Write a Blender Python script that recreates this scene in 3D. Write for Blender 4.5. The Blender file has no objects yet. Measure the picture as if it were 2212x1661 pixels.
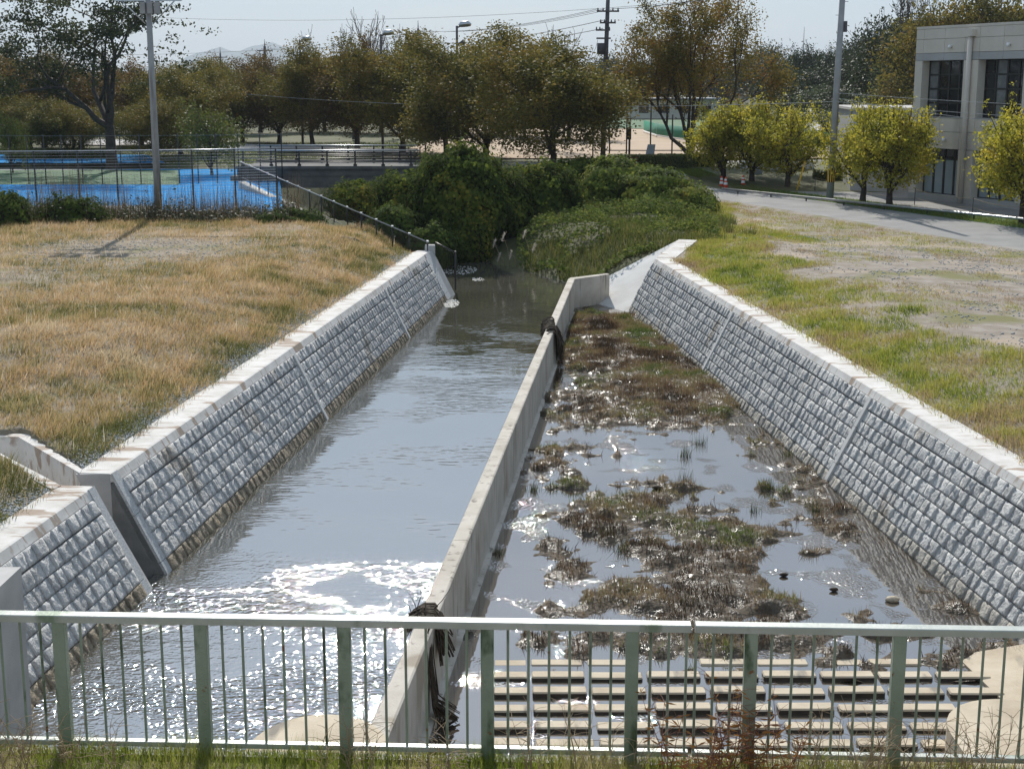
import bpy, math, random
import numpy as np
from mathutils import Matrix, Vector
R = math.radians
SC = bpy.context.scene
COL = SC.collection
rnd = random.Random(7)
RNG = np.random.default_rng(11)

# ---------------------------------------------------------------- camera, sky, sun, exposure
PITCH = math.atan((830.5 - 185.0) / 3100.0)
CZ = 5.5
cam_d = bpy.data.cameras.new('camera')
cam = bpy.data.objects.new('camera', cam_d); COL.objects.link(cam)
cam_d.sensor_width = 36.0; cam_d.lens = 36.0 * 3100.0 / 2212.0
cam_d.clip_start = 0.1; cam_d.clip_end = 20000
cam.location = (0, 0, CZ); cam.rotation_euler = (R(90) - PITCH, 0, 0)
SC.camera = cam
SUN_AZ, SUN_EL = R(-4.5), R(36)
world = bpy.data.worlds.new('World'); SC.world = world; world.use_nodes = True
wn = world.node_tree.nodes; wl = world.node_tree.links
sky = wn.new('ShaderNodeTexSky'); sky.sky_type = 'NISHITA'; sky.sun_disc = False
sky.sun_elevation = SUN_EL; sky.sun_rotation = SUN_AZ
sky.air_density = 1.0; sky.dust_density = 0.8; sky.ozone_density = 3.0; sky.altitude = 0
SKY = 0.07
tc = wn.new('ShaderNodeTexCoord'); mpg = wn.new('ShaderNodeMapping'); mpg.inputs['Scale'].default_value = (1.0, 1.0, 5.0); wl.new(tc.outputs['Generated'], mpg.inputs[0])
cn_ = wn.new('ShaderNodeTexNoise'); cn_.inputs['Scale'].default_value = 2.2; cn_.inputs['Detail'].default_value = 7; cn_.inputs['Roughness'].default_value = .55; wl.new(mpg.outputs[0], cn_.inputs['Vector'])
mrg = wn.new('ShaderNodeMapRange'); mrg.inputs[1].default_value = .35; mrg.inputs[2].default_value = .70; mrg.inputs[3].default_value = .52; mrg.inputs[4].default_value = .74; wl.new(cn_.outputs['Fac'], mrg.inputs[0])
veil = wn.new('ShaderNodeMixRGB'); veil.inputs[2].default_value = (.54 / SKY, .67 / SKY, .82 / SKY, 1)      # thin even veil of high cloud
wl.new(mrg.outputs[0], veil.inputs[0]); wl.new(sky.outputs[0], veil.inputs[1]); wl.new(veil.outputs[0], wn['Background'].inputs[0]); wn['Background'].inputs[1].default_value = SKY
sun_d = bpy.data.lights.new('sun', 'SUN'); sun_d.energy = 4.6; sun_d.angle = R(0.53); sun_d.color = (1.0, 0.955, 0.88)
sun = bpy.data.objects.new('sun', sun_d); COL.objects.link(sun)
TOSUN = Vector((math.sin(SUN_AZ) * math.cos(SUN_EL), math.cos(SUN_AZ) * math.cos(SUN_EL), math.sin(SUN_EL)))
sun.rotation_euler = TOSUN.to_track_quat('Z', 'Y').to_euler(); sun.location = (0, 40, 60)
vs = SC.view_settings; vs.view_transform = 'Standard'; vs.look = 'None'; vs.exposure = 0.12; vs.gamma = 1
vs.use_curve_mapping = False
SC.cycles.use_denoising = True
SC.cycles.max_bounces = 6; SC.cycles.transparent_max_bounces = 6; SC.cycles.volume_bounces = 1
SC.cycles.sample_clamp_indirect = 4.0; SC.cycles.caustics_reflective = False; SC.cycles.caustics_refractive = False

# ---------------------------------------------------------------- helpers
def at(x, y, z=0.0):
    """world point at height z seen at photo position (x, y) of a 2212 px wide frame"""
    u = (x - 1106.0) / 3100.0; v = (830.5 - y) / 3100.0
    d = (u, math.cos(PITCH) + v * math.sin(PITCH), -math.sin(PITCH) + v * math.cos(PITCH))
    t = (z - CZ) / d[2]
    return Vector((d[0] * t, d[1] * t, z))
def atY(x, y, Y):
    u = (x - 1106.0) / 3100.0; v = (830.5 - y) / 3100.0
    d = (u, math.cos(PITCH) + v * math.sin(PITCH), -math.sin(PITCH) + v * math.cos(PITCH))
    t = Y / d[1]
    return Vector((d[0] * t, Y, CZ + d[2] * t))
_tab = np.random.default_rng(5).random((256, 256))
def vn(x, y, s, seed=0):
    x = np.asarray(x, float) / s + seed * 17.3 + 1000; y = np.asarray(y, float) / s + seed * 31.7 + 1000
    xi = np.floor(x).astype(int); yi = np.floor(y).astype(int); fx = x - xi; fy = y - yi
    fx = fx * fx * (3 - 2 * fx); fy = fy * fy * (3 - 2 * fy)
    g = lambda a, b: _tab[a % 256, b % 256]
    return (g(xi, yi) * (1 - fx) + g(xi + 1, yi) * fx) * (1 - fy) + (g(xi, yi + 1) * (1 - fx) + g(xi + 1, yi + 1) * fx) * fy
def fbm(x, y, s, seed=0, o=4):
    a = 0; w = 0.5
    for k in range(o):
        a = a + w * vn(x, y, s / 2 ** k, seed + k); w *= 0.5
    return a / (1 - 0.5 ** o)

class MB:
    def __init__(s): s.v = []; s.f = []; s.sm = []
    def add(s, vs_, fs, smooth=False):
        o = len(s.v); s.v += [tuple(p) for p in vs_]; s.f += [tuple(i + o for i in f) for f in fs]; s.sm += [smooth] * len(fs); return s
    def box(s, c, d, rz=0.0, bev=0.0):
        x, y, z = d[0] / 2, d[1] / 2, d[2] / 2; co, si = math.cos(rz), math.sin(rz)
        if bev <= 0:
            L = [(-x, -y, -z), (x, -y, -z), (x, y, -z), (-x, y, -z), (-x, -y, z), (x, -y, z), (x, y, z), (-x, y, z)]
            F = [(3, 2, 1, 0), (4, 5, 6, 7), (0, 1, 5, 4), (1, 2, 6, 5), (2, 3, 7, 6), (3, 0, 4, 7)]
        else:
            b = bev
            def ring(zz, q): return [(-x + q, -y, zz), (x - q, -y, zz), (x, -y + q, zz), (x, y - q, zz), (x - q, y, zz), (-x + q, y, zz), (-x, y - q, zz), (-x, -y + q, zz)]
            def ring2(zz, q): return [(-x + q, -y + q * .6, zz), (x - q, -y + q * .6, zz), (x - q * .6, -y + q, zz), (x - q * .6, y - q, zz), (x - q, y - q * .6, zz), (-x + q, y - q * .6, zz), (-x + q * .6, y - q, zz), (-x + q * .6, -y + q, zz)]
            L = ring(-z, b) + ring(z - b, b) + ring2(z, b)
            F = [tuple(range(7, -1, -1)), tuple(range(16, 24))]
            for k in range(2):
                for i in range(8): F.append((k * 8 + i, k * 8 + (i + 1) % 8, k * 8 + 8 + (i + 1) % 8, k * 8 + 8 + i))
        return s.add([(c[0] + p[0] * co - p[1] * si, c[1] + p[0] * si + p[1] * co, c[2] + p[2]) for p in L], F)
    def prism(s, poly, z0, z1):
        n = len(poly)
        zf = (lambda z, p: z(p[0], p[1]) if callable(z) else z)
        V = [(p[0], p[1], zf(z0, p)) for p in poly] + [(p[0], p[1], zf(z1, p)) for p in poly]
        return s.add(V, [tuple(range(n - 1, -1, -1)), tuple(range(n, 2 * n))] + [(i, (i + 1) % n, n + (i + 1) % n, n + i) for i in range(n)])
    def hexa(s, a, b):
        """solid between two quads"""
        return s.add(list(a) + list(b), [(3, 2, 1, 0), (4, 5, 6, 7), (0, 1, 5, 4), (1, 2, 6, 5), (2, 3, 7, 6), (3, 0, 4, 7)])
    def tube(s, pts, rad, n=6, cap=True, smooth=True):
        pts = [Vector(p) for p in pts]
        if not hasattr(rad, '__len__'): rad = [rad] * len(pts)
        o = len(s.v); prev = None
        for i, p in enumerate(pts):
            t = (pts[min(i + 1, len(pts) - 1)] - pts[max(i - 1, 0)])
            t = t.normalized() if t.length > 1e-9 else Vector((0, 0, 1))
            if prev is None: a = t.orthogonal().normalized()
            else:
                a = prev - t * prev.dot(t); a = a.normalized() if a.length > 1e-6 else t.orthogonal().normalized()
            prev = a; b = t.cross(a)
            for k in range(n):
                q = 2 * math.pi * k / n; w = p + (a * math.cos(q) + b * math.sin(q)) * rad[i]; s.v.append((w.x, w.y, w.z))
        m = len(pts)
        for i in range(m - 1):
            for k in range(n):
                s.f.append((o + i * n + k, o + i * n + (k + 1) % n, o + (i + 1) * n + (k + 1) % n, o + (i + 1) * n + k)); s.sm.append(smooth)
        if cap:
            s.f.append(tuple(o + k for k in range(n - 1, -1, -1))); s.sm.append(False)
            s.f.append(tuple(o + (m - 1) * n + k for k in range(n))); s.sm.append(False)
        return s
    def sheet(s, grid):
        h = len(grid); w = len(grid[0])
        return s.add([p for r in grid for p in r], [(i * w + j, i * w + j + 1, (i + 1) * w + j + 1, (i + 1) * w + j) for i in range(h - 1) for j in range(w - 1)], True)
    def mesh(s, name, mat):
        me = bpy.data.meshes.new(name); me.from_pydata(s.v, [], s.f)
        me.polygons.foreach_set('use_smooth', s.sm); me.materials.append(mat); return me
    def build(s, name, mat, parent=None, **kw): return link(name, s.mesh(name, mat), parent, **kw)

def link(name, me, parent=None, mtx=None, **kw):
    o = bpy.data.objects.new(name, me); COL.objects.link(o)
    if mtx is not None: o.matrix_basis = mtx
    if parent is not None:
        o.parent = parent
        r = parent
        o.matrix_parent_inverse = Matrix.Translation(-Vector(PLOC.get(r.name, (0, 0, 0))))
        PLOC[o.name] = (0, 0, 0)
    tag(o, **kw); return o
PLOC = {}
def tag(o, label=None, cat=None, group=None, kind=None):
    if label: o['label'] = label
    if cat: o['category'] = cat
    if group: o['group'] = group
    if kind: o['kind'] = kind
    return o
def thing(name, loc, label, cat, group=None, kind=None, local=False):
    """an Empty at the thing's base; with local=False its parts are given in world coordinates"""
    o = bpy.data.objects.new(name, None); COL.objects.link(o); o.empty_display_size = 0.2
    o.location = loc; PLOC[o.name] = (0, 0, 0) if local else tuple(loc)
    return tag(o, label, cat, group, kind)
def dup(root, loc, rz=0.0, sc=1.0, label=None, group=None):
    r = root.copy(); COL.objects.link(r); r.location = loc; r.rotation_euler = (0, 0, rz)
    r.scale = (sc, sc, sc) if not hasattr(sc, '__len__') else sc
    for k, v in (('label', label), ('group', group)):
        if v: r[k] = v
    for ch in list(root.children):
        c = ch.copy(); COL.objects.link(c); c.parent = r
        for g in list(ch.children):
            d = g.copy(); COL.objects.link(d); d.parent = c
    return r
def tri_mesh(name, V, F, mat, col=None, smooth=False):
    """fast mesh from numpy: V (N,3), F (M,k)"""
    me = bpy.data.meshes.new(name); V = np.ascontiguousarray(V, dtype=np.float32); F = np.ascontiguousarray(F, dtype=np.int32)
    k = F.shape[1]
    me.vertices.add(len(V)); me.vertices.foreach_set('co', V.ravel())
    me.loops.add(F.size); me.loops.foreach_set('vertex_index', F.ravel())
    me.polygons.add(len(F)); me.polygons.foreach_set('loop_start', np.arange(0, F.size, k, dtype=np.int32))
    me.polygons.foreach_set('loop_total', np.full(len(F), k, dtype=np.int32))
    if smooth: me.polygons.foreach_set('use_smooth', np.ones(len(F), dtype=bool))
    if col is not None:
        a = me.color_attributes.new('col', 'FLOAT_COLOR', 'POINT')
        a.data.foreach_set('color', np.hstack([col, np.ones((len(col), 1))]).astype(np.float32).ravel())
    me.materials.append(mat); me.update(calc_edges=True); return me

# ---------------------------------------------------------------- materials
def nt(name):
    m = bpy.data.materials.new(name); m.use_nodes = True; t = m.node_tree
    return m, t.nodes, t.links, t.nodes['Principled BSDF']
def ramp(n, cols):
    r = n.new('ShaderNodeValToRGB'); e = r.color_ramp.elements
    while len(e) < len(cols): e.new(0.5)
    for q, (p, c) in zip(e, cols): q.position = p; q.color = (c[0], c[1], c[2], 1)
    return r
def pm(name, cols, scale=1.0, rough=0.85, bump=0.0, bscale=20.0, detail=6.0, metal=0.0, spec=0.35, stretch=None, layer=None, objrand=0.0, bdist=0.02):
    """noise -> colour ramp; fine noise -> bump; layer = (colour, scale, threshold, width, stretch): patches of wear"""
    m, n, l, b = nt(name)
    g = n.new('ShaderNodeNewGeometry'); vec = g.outputs['Position']
    def mapped(st):
        if st is None: return vec
        mp = n.new('ShaderNodeMapping'); mp.inputs['Scale'].default_value = st; l.new(vec, mp.inputs[0]); return mp.outputs[0]
    t = n.new('ShaderNodeTexNoise'); t.inputs['Scale'].default_value = scale; t.inputs['Detail'].default_value = detail; t.inputs['Roughness'].default_value = 0.6
    l.new(mapped(stretch), t.inputs['Vector'])
    r = ramp(n, cols); l.new(t.outputs['Fac'], r.inputs[0]); out = r.outputs[0]
    if layer:
        for (lc, ls, th, wd, st) in layer:
            t2 = n.new('ShaderNodeTexNoise'); t2.inputs['Scale'].default_value = ls; t2.inputs['Detail'].default_value = 5; l.new(mapped(st), t2.inputs['Vector'])
            mr = n.new('ShaderNodeMapRange'); mr.inputs[1].default_value = th; mr.inputs[2].default_value = th + wd; l.new(t2.outputs['Fac'], mr.inputs[0])
            mx = n.new('ShaderNodeMixRGB'); mx.inputs[2].default_value = (*lc, 1); l.new(mr.outputs[0], mx.inputs[0]); l.new(out, mx.inputs[1]); out = mx.outputs[0]
    if objrand:
        oi = n.new('ShaderNodeObjectInfo'); hv = n.new('ShaderNodeHueSaturation')
        mr = n.new('ShaderNodeMapRange'); mr.inputs[3].default_value = 1 - objrand; mr.inputs[4].default_value = 1 + objrand
        l.new(oi.outputs['Random'], mr.inputs[0]); l.new(mr.outputs[0], hv.inputs['Value']); l.new(out, hv.inputs['Color']); out = hv.outputs[0]
    l.new(out, b.inputs['Base Color'])
    b.inputs['Roughness'].default_value = rough; b.inputs['Metallic'].default_value = metal; b.inputs['Specular IOR Level'].default_value = spec
    if bump:
        t3 = n.new('ShaderNodeTexNoise'); t3.inputs['Scale'].default_value = bscale; t3.inputs['Detail'].default_value = 6; l.new(vec, t3.inputs['Vector'])
        bp = n.new('ShaderNodeBump'); bp.inputs['Strength'].default_value = bump; bp.inputs['Distance'].default_value = bdist
        l.new(t3.outputs['Fac'], bp.inputs['Height']); l.new(bp.outputs[0], b.inputs['Normal'])
    return m
def leafm(name, cols=None, trans=0.35, rough=0.6, spec=0.3, nscale=0.5, attr=False):
    """leaves: colour by leaf and by slow noise, part of the light passes through"""
    m, n, l, b = nt(name)
    if attr:
        a = n.new('ShaderNodeVertexColor'); a.layer_name = 'col'; out = a.outputs[0]
    else:
        g = n.new('ShaderNodeNewGeometry'); t = n.new('ShaderNodeTexNoise'); t.inputs['Scale'].default_value = nscale; t.inputs['Detail'].default_value = 3
        l.new(g.outputs['Position'], t.inputs['Vector'])
        ma = n.new('ShaderNodeMath'); ma.operation = 'MULTIPLY_ADD'; ma.inputs[1].default_value = 0.45
        mb = n.new('ShaderNodeMath'); mb.operation = 'MULTIPLY_ADD'; mb.inputs[1].default_value = 1.3; mb.inputs[2].default_value = -0.38
        l.new(t.outputs['Fac'], mb.inputs[0]); l.new(g.outputs['Random Per Island'], ma.inputs[0]); l.new(mb.outputs[0], ma.inputs[2])
        r = ramp(n, cols); l.new(ma.outputs[0], r.inputs[0]); out = r.outputs[0]
    l.new(out, b.inputs['Base Color']); b.inputs['Roughness'].default_value = rough; b.inputs['Specular IOR Level'].default_value = spec
    tr = n.new('ShaderNodeBsdfTranslucent'); l.new(out, tr.inputs[0])
    mx = n.new('ShaderNodeMixShader'); mx.inputs[0].default_value = trans
    l.new(b.outputs[0], mx.inputs[1]); l.new(tr.outputs[0], mx.inputs[2]); l.new(mx.outputs[0], n['Material Output'].inputs[0])
    return m
def waterm(name, cols, rough, layers, ior=3.0):
    """layers: (noise scale, stretch, strength, distance, y0, y1): ripples that grow from y0 to y1"""
    m, n, l, b = nt(name)
    g = n.new('ShaderNodeNewGeometry'); vec = g.outputs['Position']
    t = n.new('ShaderNodeTexNoise'); t.inputs['Scale'].default_value = 0.5; t.inputs['Detail'].default_value = 4; l.new(vec, t.inputs['Vector'])
    r = ramp(n, cols); l.new(t.outputs['Fac'], r.inputs[0]); l.new(r.outputs[0], b.inputs['Base Color'])
    b.inputs['Roughness'].default_value = rough; b.inputs['IOR'].default_value = ior; b.inputs['Specular IOR Level'].default_value = 0.5
    sp = n.new('ShaderNodeSeparateXYZ'); l.new(vec, sp.inputs[0]); prev = None
    for (s, st, stg, dist, y0, y1, pat) in layers:
        mp = n.new('ShaderNodeMapping'); mp.inputs['Scale'].default_value = st; mp.inputs['Rotation'].default_value = (0, 0, R(-6)); l.new(vec, mp.inputs[0])
        w = n.new('ShaderNodeTexNoise'); w.inputs['Scale'].default_value = s; w.inputs['Detail'].default_value = 1.2 if s > 4.2 else 3; w.inputs['Distortion'].default_value = 0.15; l.new(mp.outputs[0], w.inputs['Vector'])
        mr = n.new('ShaderNodeMapRange'); mr.interpolation_type = 'SMOOTHSTEP'; mr.inputs[1].default_value = y0; mr.inputs[2].default_value = y1; mr.inputs[3].default_value = 0; mr.inputs[4].default_value = stg
        l.new(sp.outputs['Y'], mr.inputs[0]); fac = mr.outputs[0]
        if pat:
            w2 = n.new('ShaderNodeTexNoise'); w2.inputs['Scale'].default_value = pat[0]; w2.inputs['Detail'].default_value = 2; l.new(vec, w2.inputs['Vector'])
            m2 = n.new('ShaderNodeMapRange'); m2.inputs[1].default_value = pat[1]; m2.inputs[2].default_value = pat[2]; m2.inputs[3].default_value = pat[3] if len(pat) > 3 else 0.0; l.new(w2.outputs['Fac'], m2.inputs[0])
            mu = n.new('ShaderNodeMath'); mu.operation = 'MULTIPLY'; l.new(fac, mu.inputs[0]); l.new(m2.outputs[0], mu.inputs[1]); fac = mu.outputs[0]
        bp = n.new('ShaderNodeBump'); bp.inputs['Distance'].default_value = dist; l.new(fac, bp.inputs['Strength']); l.new(w.outputs['Fac'], bp.inputs['Height'])
        if prev is not None: l.new(prev, bp.inputs['Normal'])
        prev = bp.outputs[0]
    l.new(prev, b.inputs['Normal']); return m

M = {}
M['concrete_top'] = pm('concrete_top', [(0.3, (0.52, 0.49, 0.45)), (0.55, (0.66, 0.635, 0.60)), (0.75, (0.72, 0.70, 0.66))], 1.8, 0.9, 0.25, 60,
                       layer=[((0.36, 0.28, 0.22), 0.9, 0.585, 0.03, (0.8, 2.4, 1)), ((0.42, 0.34, 0.28), 2.0, 0.60, 0.03, (0.7, 4.5, 1)), ((0.48, 0.44, 0.39), 5, 0.60, 0.1, (0.6, 3, 1))])
M['concrete_face'] = pm('concrete_face', [(0.3, (0.36, 0.35, 0.335)), (0.7, (0.52, 0.505, 0.485))], 1.5, 0.9, 0.2, 50, layer=[((0.3, 0.28, 0.25), 3.0, 0.62, 0.1, (1, 1, .3))])
M['concrete_tan'] = pm('concrete_tan', [(0.3, (0.44, 0.36, 0.26)), (0.55, (0.56, 0.475, 0.355)), (0.8, (0.64, 0.56, 0.44))], 2.2, 0.9, 0.25, 55,
                       layer=[((0.26, 0.23, 0.19), 3.0, 0.62, 0.08, (1, .25, 1))])
M['concrete_divider'] = pm('concrete_divider', [(0.3, (0.40, 0.36, 0.30)), (0.55, (0.52, 0.475, 0.41)), (0.8, (0.60, 0.56, 0.50))], 1.6, 0.9, 0.25, 50,
                           layer=[((0.24, 0.21, 0.18), 2.4, 0.60, 0.10, (3, 3, .25)), ((0.33, 0.28, 0.22), 1.1, 0.58, 0.08, (1, 1, .5))])
M['concrete_dark'] = pm('dark_grey_concrete', [(0.3, (0.075, 0.075, 0.075)), (0.7, (0.14, 0.135, 0.13))], 1.5, 0.9)  # bridge concrete, with the shade on its faces partly put into the colour
M['shade_painted_concrete'] = pm('shade_painted_concrete', [(0.3, (0.02, 0.016, 0.012)), (0.7, (0.055, 0.042, 0.03))], 5, 0.6)  # near-black sides of the bars: their shadowed fronts painted into the colour
M['concrete_strip'] = pm('strip_concrete', [(0.3, (0.52, 0.515, 0.50)), (0.7, (0.64, 0.63, 0.61))], 2.5, 0.9, 0.1, 50)
M['apron'] = pm('apron_concrete', [(0.3, (0.50, 0.485, 0.46)), (0.6, (0.60, 0.585, 0.56)), (0.8, (0.66, 0.645, 0.62))], 0.9, 0.9, 0.15, 50, layer=[((0.44, 0.41, 0.37), 1.4, 0.60, 0.15, None)])
M['pebbled'] = pm('pebbled_concrete', [(0.35, (0.36, 0.37, 0.38)), (0.65, (0.62, 0.62, 0.61))], 45, 0.9, 0.6, 70)
M['joint'] = pm('wall_joint', [(0.3, (0.16, 0.16, 0.155)), (0.7, (0.24, 0.235, 0.225))], 6, 0.95)
STONE_L = [((0.34, 0.30, 0.25), 0.8, 0.60, 0.12, None)]
M['stone'] = pm('split_stone', [(0.28, (0.36, 0.355, 0.345)), (0.5, (0.49, 0.485, 0.475)), (0.75, (0.60, 0.595, 0.58))], 7, 0.92, 0.85, 24, layer=STONE_L, objrand=0.14, bdist=0.035)  # greys lifted and warmed in place of fill light, against blue sky shade
M['stone_r'] = pm('split_stone_pale', [(0.28, (0.37, 0.365, 0.355)), (0.5, (0.51, 0.505, 0.49)), (0.75, (0.63, 0.62, 0.59))], 7, 0.92, 0.85, 24, layer=STONE_L, objrand=0.14, bdist=0.035)
M['stone_wet'] = pm('stained_stone', [(0.28, (0.13, 0.105, 0.075)), (0.5, (0.26, 0.215, 0.155)), (0.75, (0.36, 0.31, 0.23))], 9, 0.8, 0.9, 26, objrand=0.12, bdist=0.03)
M['stone_tan'] = pm('tan_stone', [(0.28, (0.27, 0.25, 0.215)), (0.5, (0.40, 0.375, 0.33)), (0.75, (0.52, 0.49, 0.43))], 7, 0.92, 0.85, 24, objrand=0.12, bdist=0.035)
M['asphalt'] = pm('asphalt', [(0.3, (0.20, 0.195, 0.19)), (0.7, (0.27, 0.265, 0.255))], 0.8, 0.9, 0.3, 60, layer=[((0.30, 0.28, 0.25), 0.3, 0.58, 0.08, None)])
M['soil_left'] = pm('dry_soil', [(0.25, (0.13, 0.105, 0.07)), (0.5, (0.24, 0.195, 0.14)), (0.75, (0.34, 0.29, 0.23))], 1.3, 0.95, 0.6, 25, layer=[((0.16, 0.15, 0.06), 0.5, 0.52, 0.12, None)])
M['soil_right'] = pm('gravel_soil', [(0.25, (0.16, 0.13, 0.095)), (0.5, (0.26, 0.22, 0.18)), (0.75, (0.37, 0.33, 0.285))], 2.2, 0.95, 0.7, 25,
                     layer=[((0.17, 0.16, 0.06), 0.45, 0.54, 0.10, None), ((0.36, 0.29, 0.22), 0.25, 0.57, 0.05, None)])
M['soil_far'] = pm('park_ground', [(0.3, (0.06, 0.07, 0.025)), (0.7, (0.13, 0.125, 0.06))], 0.25, 0.95, 0.3, 8)  # albedo lowered so the tree shade is partly baked into the ground
M['sand'] = pm('sports_sand', [(0.3, (0.42, 0.31, 0.21)), (0.7, (0.50, 0.38, 0.27))], 0.15, 0.95)
M['path'] = pm('pale_path', [(0.3, (0.40, 0.38, 0.36)), (0.7, (0.50, 0.48, 0.46))], 0.4, 0.95)
M['mud'] = pm('wet_mud', [(0.28, (0.045, 0.035, 0.025)), (0.55, (0.10, 0.078, 0.055)), (0.8, (0.17, 0.13, 0.09))], 3.5, 0.65, 1.0, 14, spec=0.25, bdist=0.05)
_n = M['mud'].node_tree.nodes; _l = M['mud'].node_tree.links
_t = _n.new('ShaderNodeTexNoise'); _t.inputs['Scale'].default_value = 5.0; _t.inputs['Detail'].default_value = 5; _g = _n.new('ShaderNodeNewGeometry'); _l.new(_g.outputs['Position'], _t.inputs['Vector'])
_m = _n.new('ShaderNodeMapRange'); _m.inputs[1].default_value = .50; _m.inputs[2].default_value = .58; _m.inputs[3].default_value = .85; _m.inputs[4].default_value = .22; _l.new(_t.outputs['Fac'], _m.inputs[0]); _l.new(_m.outputs[0], _n['Principled BSDF'].inputs['Roughness'])
M['court'] = pm('blue_court', [(0.3, (0.015, 0.21, 0.50)), (0.7, (0.03, 0.27, 0.60))], 0.3, 0.95, spec=.05, layer=[((0.06, 0.22, 0.50), 0.35, 0.6, 0.1, (.3, 2, 1))])
M['court_grey'] = pm('grey_court', [(0.3, (0.30, 0.34, 0.40)), (0.7, (0.40, 0.43, 0.48))], 0.4, 0.95, spec=.05)
M['turf'] = pm('green_turf', [(0.3, (0.04, 0.10, 0.05)), (0.7, (0.08, 0.17, 0.07))], 0.5, 0.9)
M['rail_green'] = pm('lit_grey_green_rail', [(0.3, (0.38, 0.41, 0.37)), (0.7, (0.52, 0.54, 0.50))], 3, 0.42, 0.1, 40, metal=0.2, spec=0.5, layer=[((0.22, 0.27, 0.20), 5, 0.60, 0.1, (1, 1, .4))])  # one grey-green: rails paled for sun, posts darkened for backlit shade, in the colour
M['rail_post'] = pm('shaded_grey_green_post', [(0.3, (0.22, 0.28, 0.21)), (0.7, (0.34, 0.40, 0.32))], 3, 0.5, 0.1, 40, metal=0.25, spec=0.5, layer=[((0.07, 0.11, 0.06), 6, 0.56, 0.1, (1, 1, .4)), ((0.22, 0.11, 0.05), 11, 0.67, 0.03, None)])  # backlit shade of posts and balusters put into this darker green
M['dark_metal'] = pm('dark_bronze_metal', [(0.3, (0.02, 0.018, 0.016)), (0.7, (0.04, 0.036, 0.032))], 3, 0.4, metal=0.3, spec=0.5)
M['galv'] = pm('galvanised', [(0.3, (0.42, 0.43, 0.44)), (0.7, (0.55, 0.56, 0.57))], 4, 0.3, metal=0.85, spec=0.5)
M['pole_concrete'] = pm('pole_concrete', [(0.3, (0.27, 0.27, 0.27)), (0.7, (0.36, 0.36, 0.355))], 2, 0.85, layer=[((0.20, 0.19, 0.18), 1.2, .58, .1, (3, 3, .3))])
M['pole_dark'] = pm('pole_dark', [(0.3, (0.07, 0.065, 0.07)), (0.7, (0.12, 0.11, 0.11))], 2, 0.85)
M['wire'] = pm('wire', [(0.3, (0.05, 0.05, 0.05)), (0.7, (0.07, 0.07, 0.07))], 2, 0.5)
M['wire_pale'] = pm('wire_pale', [(0.3, (0.35, 0.35, 0.35)), (0.7, (0.45, 0.45, 0.45))], 2, 0.4)
M['yellow'] = pm('yellow_paint', [(0.3, (0.65, 0.38, 0.03)), (0.7, (0.75, 0.46, 0.05))], 4, 0.6)
M['black'] = pm('black_paint', [(0.3, (0.015, 0.015, 0.015)), (0.7, (0.03, 0.03, 0.03))], 4, 0.6)
M['foam'] = pm('dirty_foam', [(0.3, (0.45, 0.44, 0.40)), (0.7, (0.62, 0.61, 0.57))], 8, 0.9)
M['orange'] = pm('orange_plastic', [(0.3, (0.62, 0.055, 0.02)), (0.7, (0.75, 0.09, 0.03))], 5, 0.45)
M['white'] = pm('white_paint', [(0.3, (0.72, 0.72, 0.72)), (0.7, (0.80, 0.80, 0.80))], 3, 0.5)
M['bark'] = pm('bark', [(0.3, (0.035, 0.026, 0.022)), (0.7, (0.085, 0.067, 0.055))], 5, 0.95, 0.6, 18)
M['bark_grey'] = pm('bark_grey', [(0.3, (0.06, 0.05, 0.045)), (0.7, (0.13, 0.11, 0.10))], 5, 0.95, 0.6, 18)
M['thatch'] = pm('drowned_straw', [(0.3, (0.018, 0.012, 0.007)), (0.7, (0.07, 0.048, 0.028))], 14, 0.8, 0.8, 30)
M['panel'] = pm('facade_panel', [(0.3, (0.56, 0.51, 0.44)), (0.7, (0.64, 0.59, 0.515))], 0.9, 0.85, 0.1, 40, layer=[((0.42, 0.385, 0.34), 0.8, .56, .15, (1, 1, .2))], objrand=0.03)
M['panel_band'] = pm('facade_band', [(0.3, (0.36, 0.36, 0.355)), (0.7, (0.42, 0.42, 0.41))], 0.9, 0.85)
M['glass'] = pm('dark_glass', [(0.3, (0.015, 0.016, 0.018)), (0.7, (0.03, 0.032, 0.034))], 0.6, 0.04, spec=0.6)
M['glass_pale'] = pm('curtained_glass', [(0.3, (0.24, 0.30, 0.34)), (0.7, (0.33, 0.39, 0.43))], 0.5, 0.06, spec=0.6)
M['glass_mid'] = pm('curtain_glass', [(0.3, (0.10, 0.11, 0.115)), (0.7, (0.22, 0.23, 0.23))], 1.6, 0.06, spec=0.6)
M['green_net'] = pm('green_net', [(0.3, (0.015, 0.16, 0.10)), (0.7, (0.025, 0.22, 0.14))], 0.6, 0.8)
M['roof_blue'] = pm('roof_blue', [(0.3, (0.15, 0.19, 0.25)), (0.7, (0.2, 0.24, 0.3))], 0.4, 0.6)
M['mountain'] = pm('mountain', [(0.3, (0.05, 0.07, 0.06)), (0.7, (0.09, 0.10, 0.08))], 0.01, 0.95)
M['hill'] = pm('hill_floor', [(0.3, (0.03, 0.035, 0.015)), (0.7, (0.06, 0.06, 0.03))], 0.2, 0.95)
M['vine_core'] = pm('vine_core', [(0.3, (0.010, 0.012, 0.006)), (0.7, (0.03, 0.032, 0.014))], 2, 0.95)  # dark core added inside leaf shells so they are not see-through
M['grass'] = leafm('grass_blades', attr=True, trans=0.5, rough=0.6, spec=0.25)
M['sedge'] = leafm('sedge_blades', attr=True, trans=0.35, rough=0.6, spec=0.2)
M['pebbles'] = pm('crushed_stone', [(0.25, (0.20, 0.21, 0.21)), (0.5, (0.40, 0.41, 0.41)), (0.75, (0.6, 0.6, 0.58))], 15, 0.9)
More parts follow.
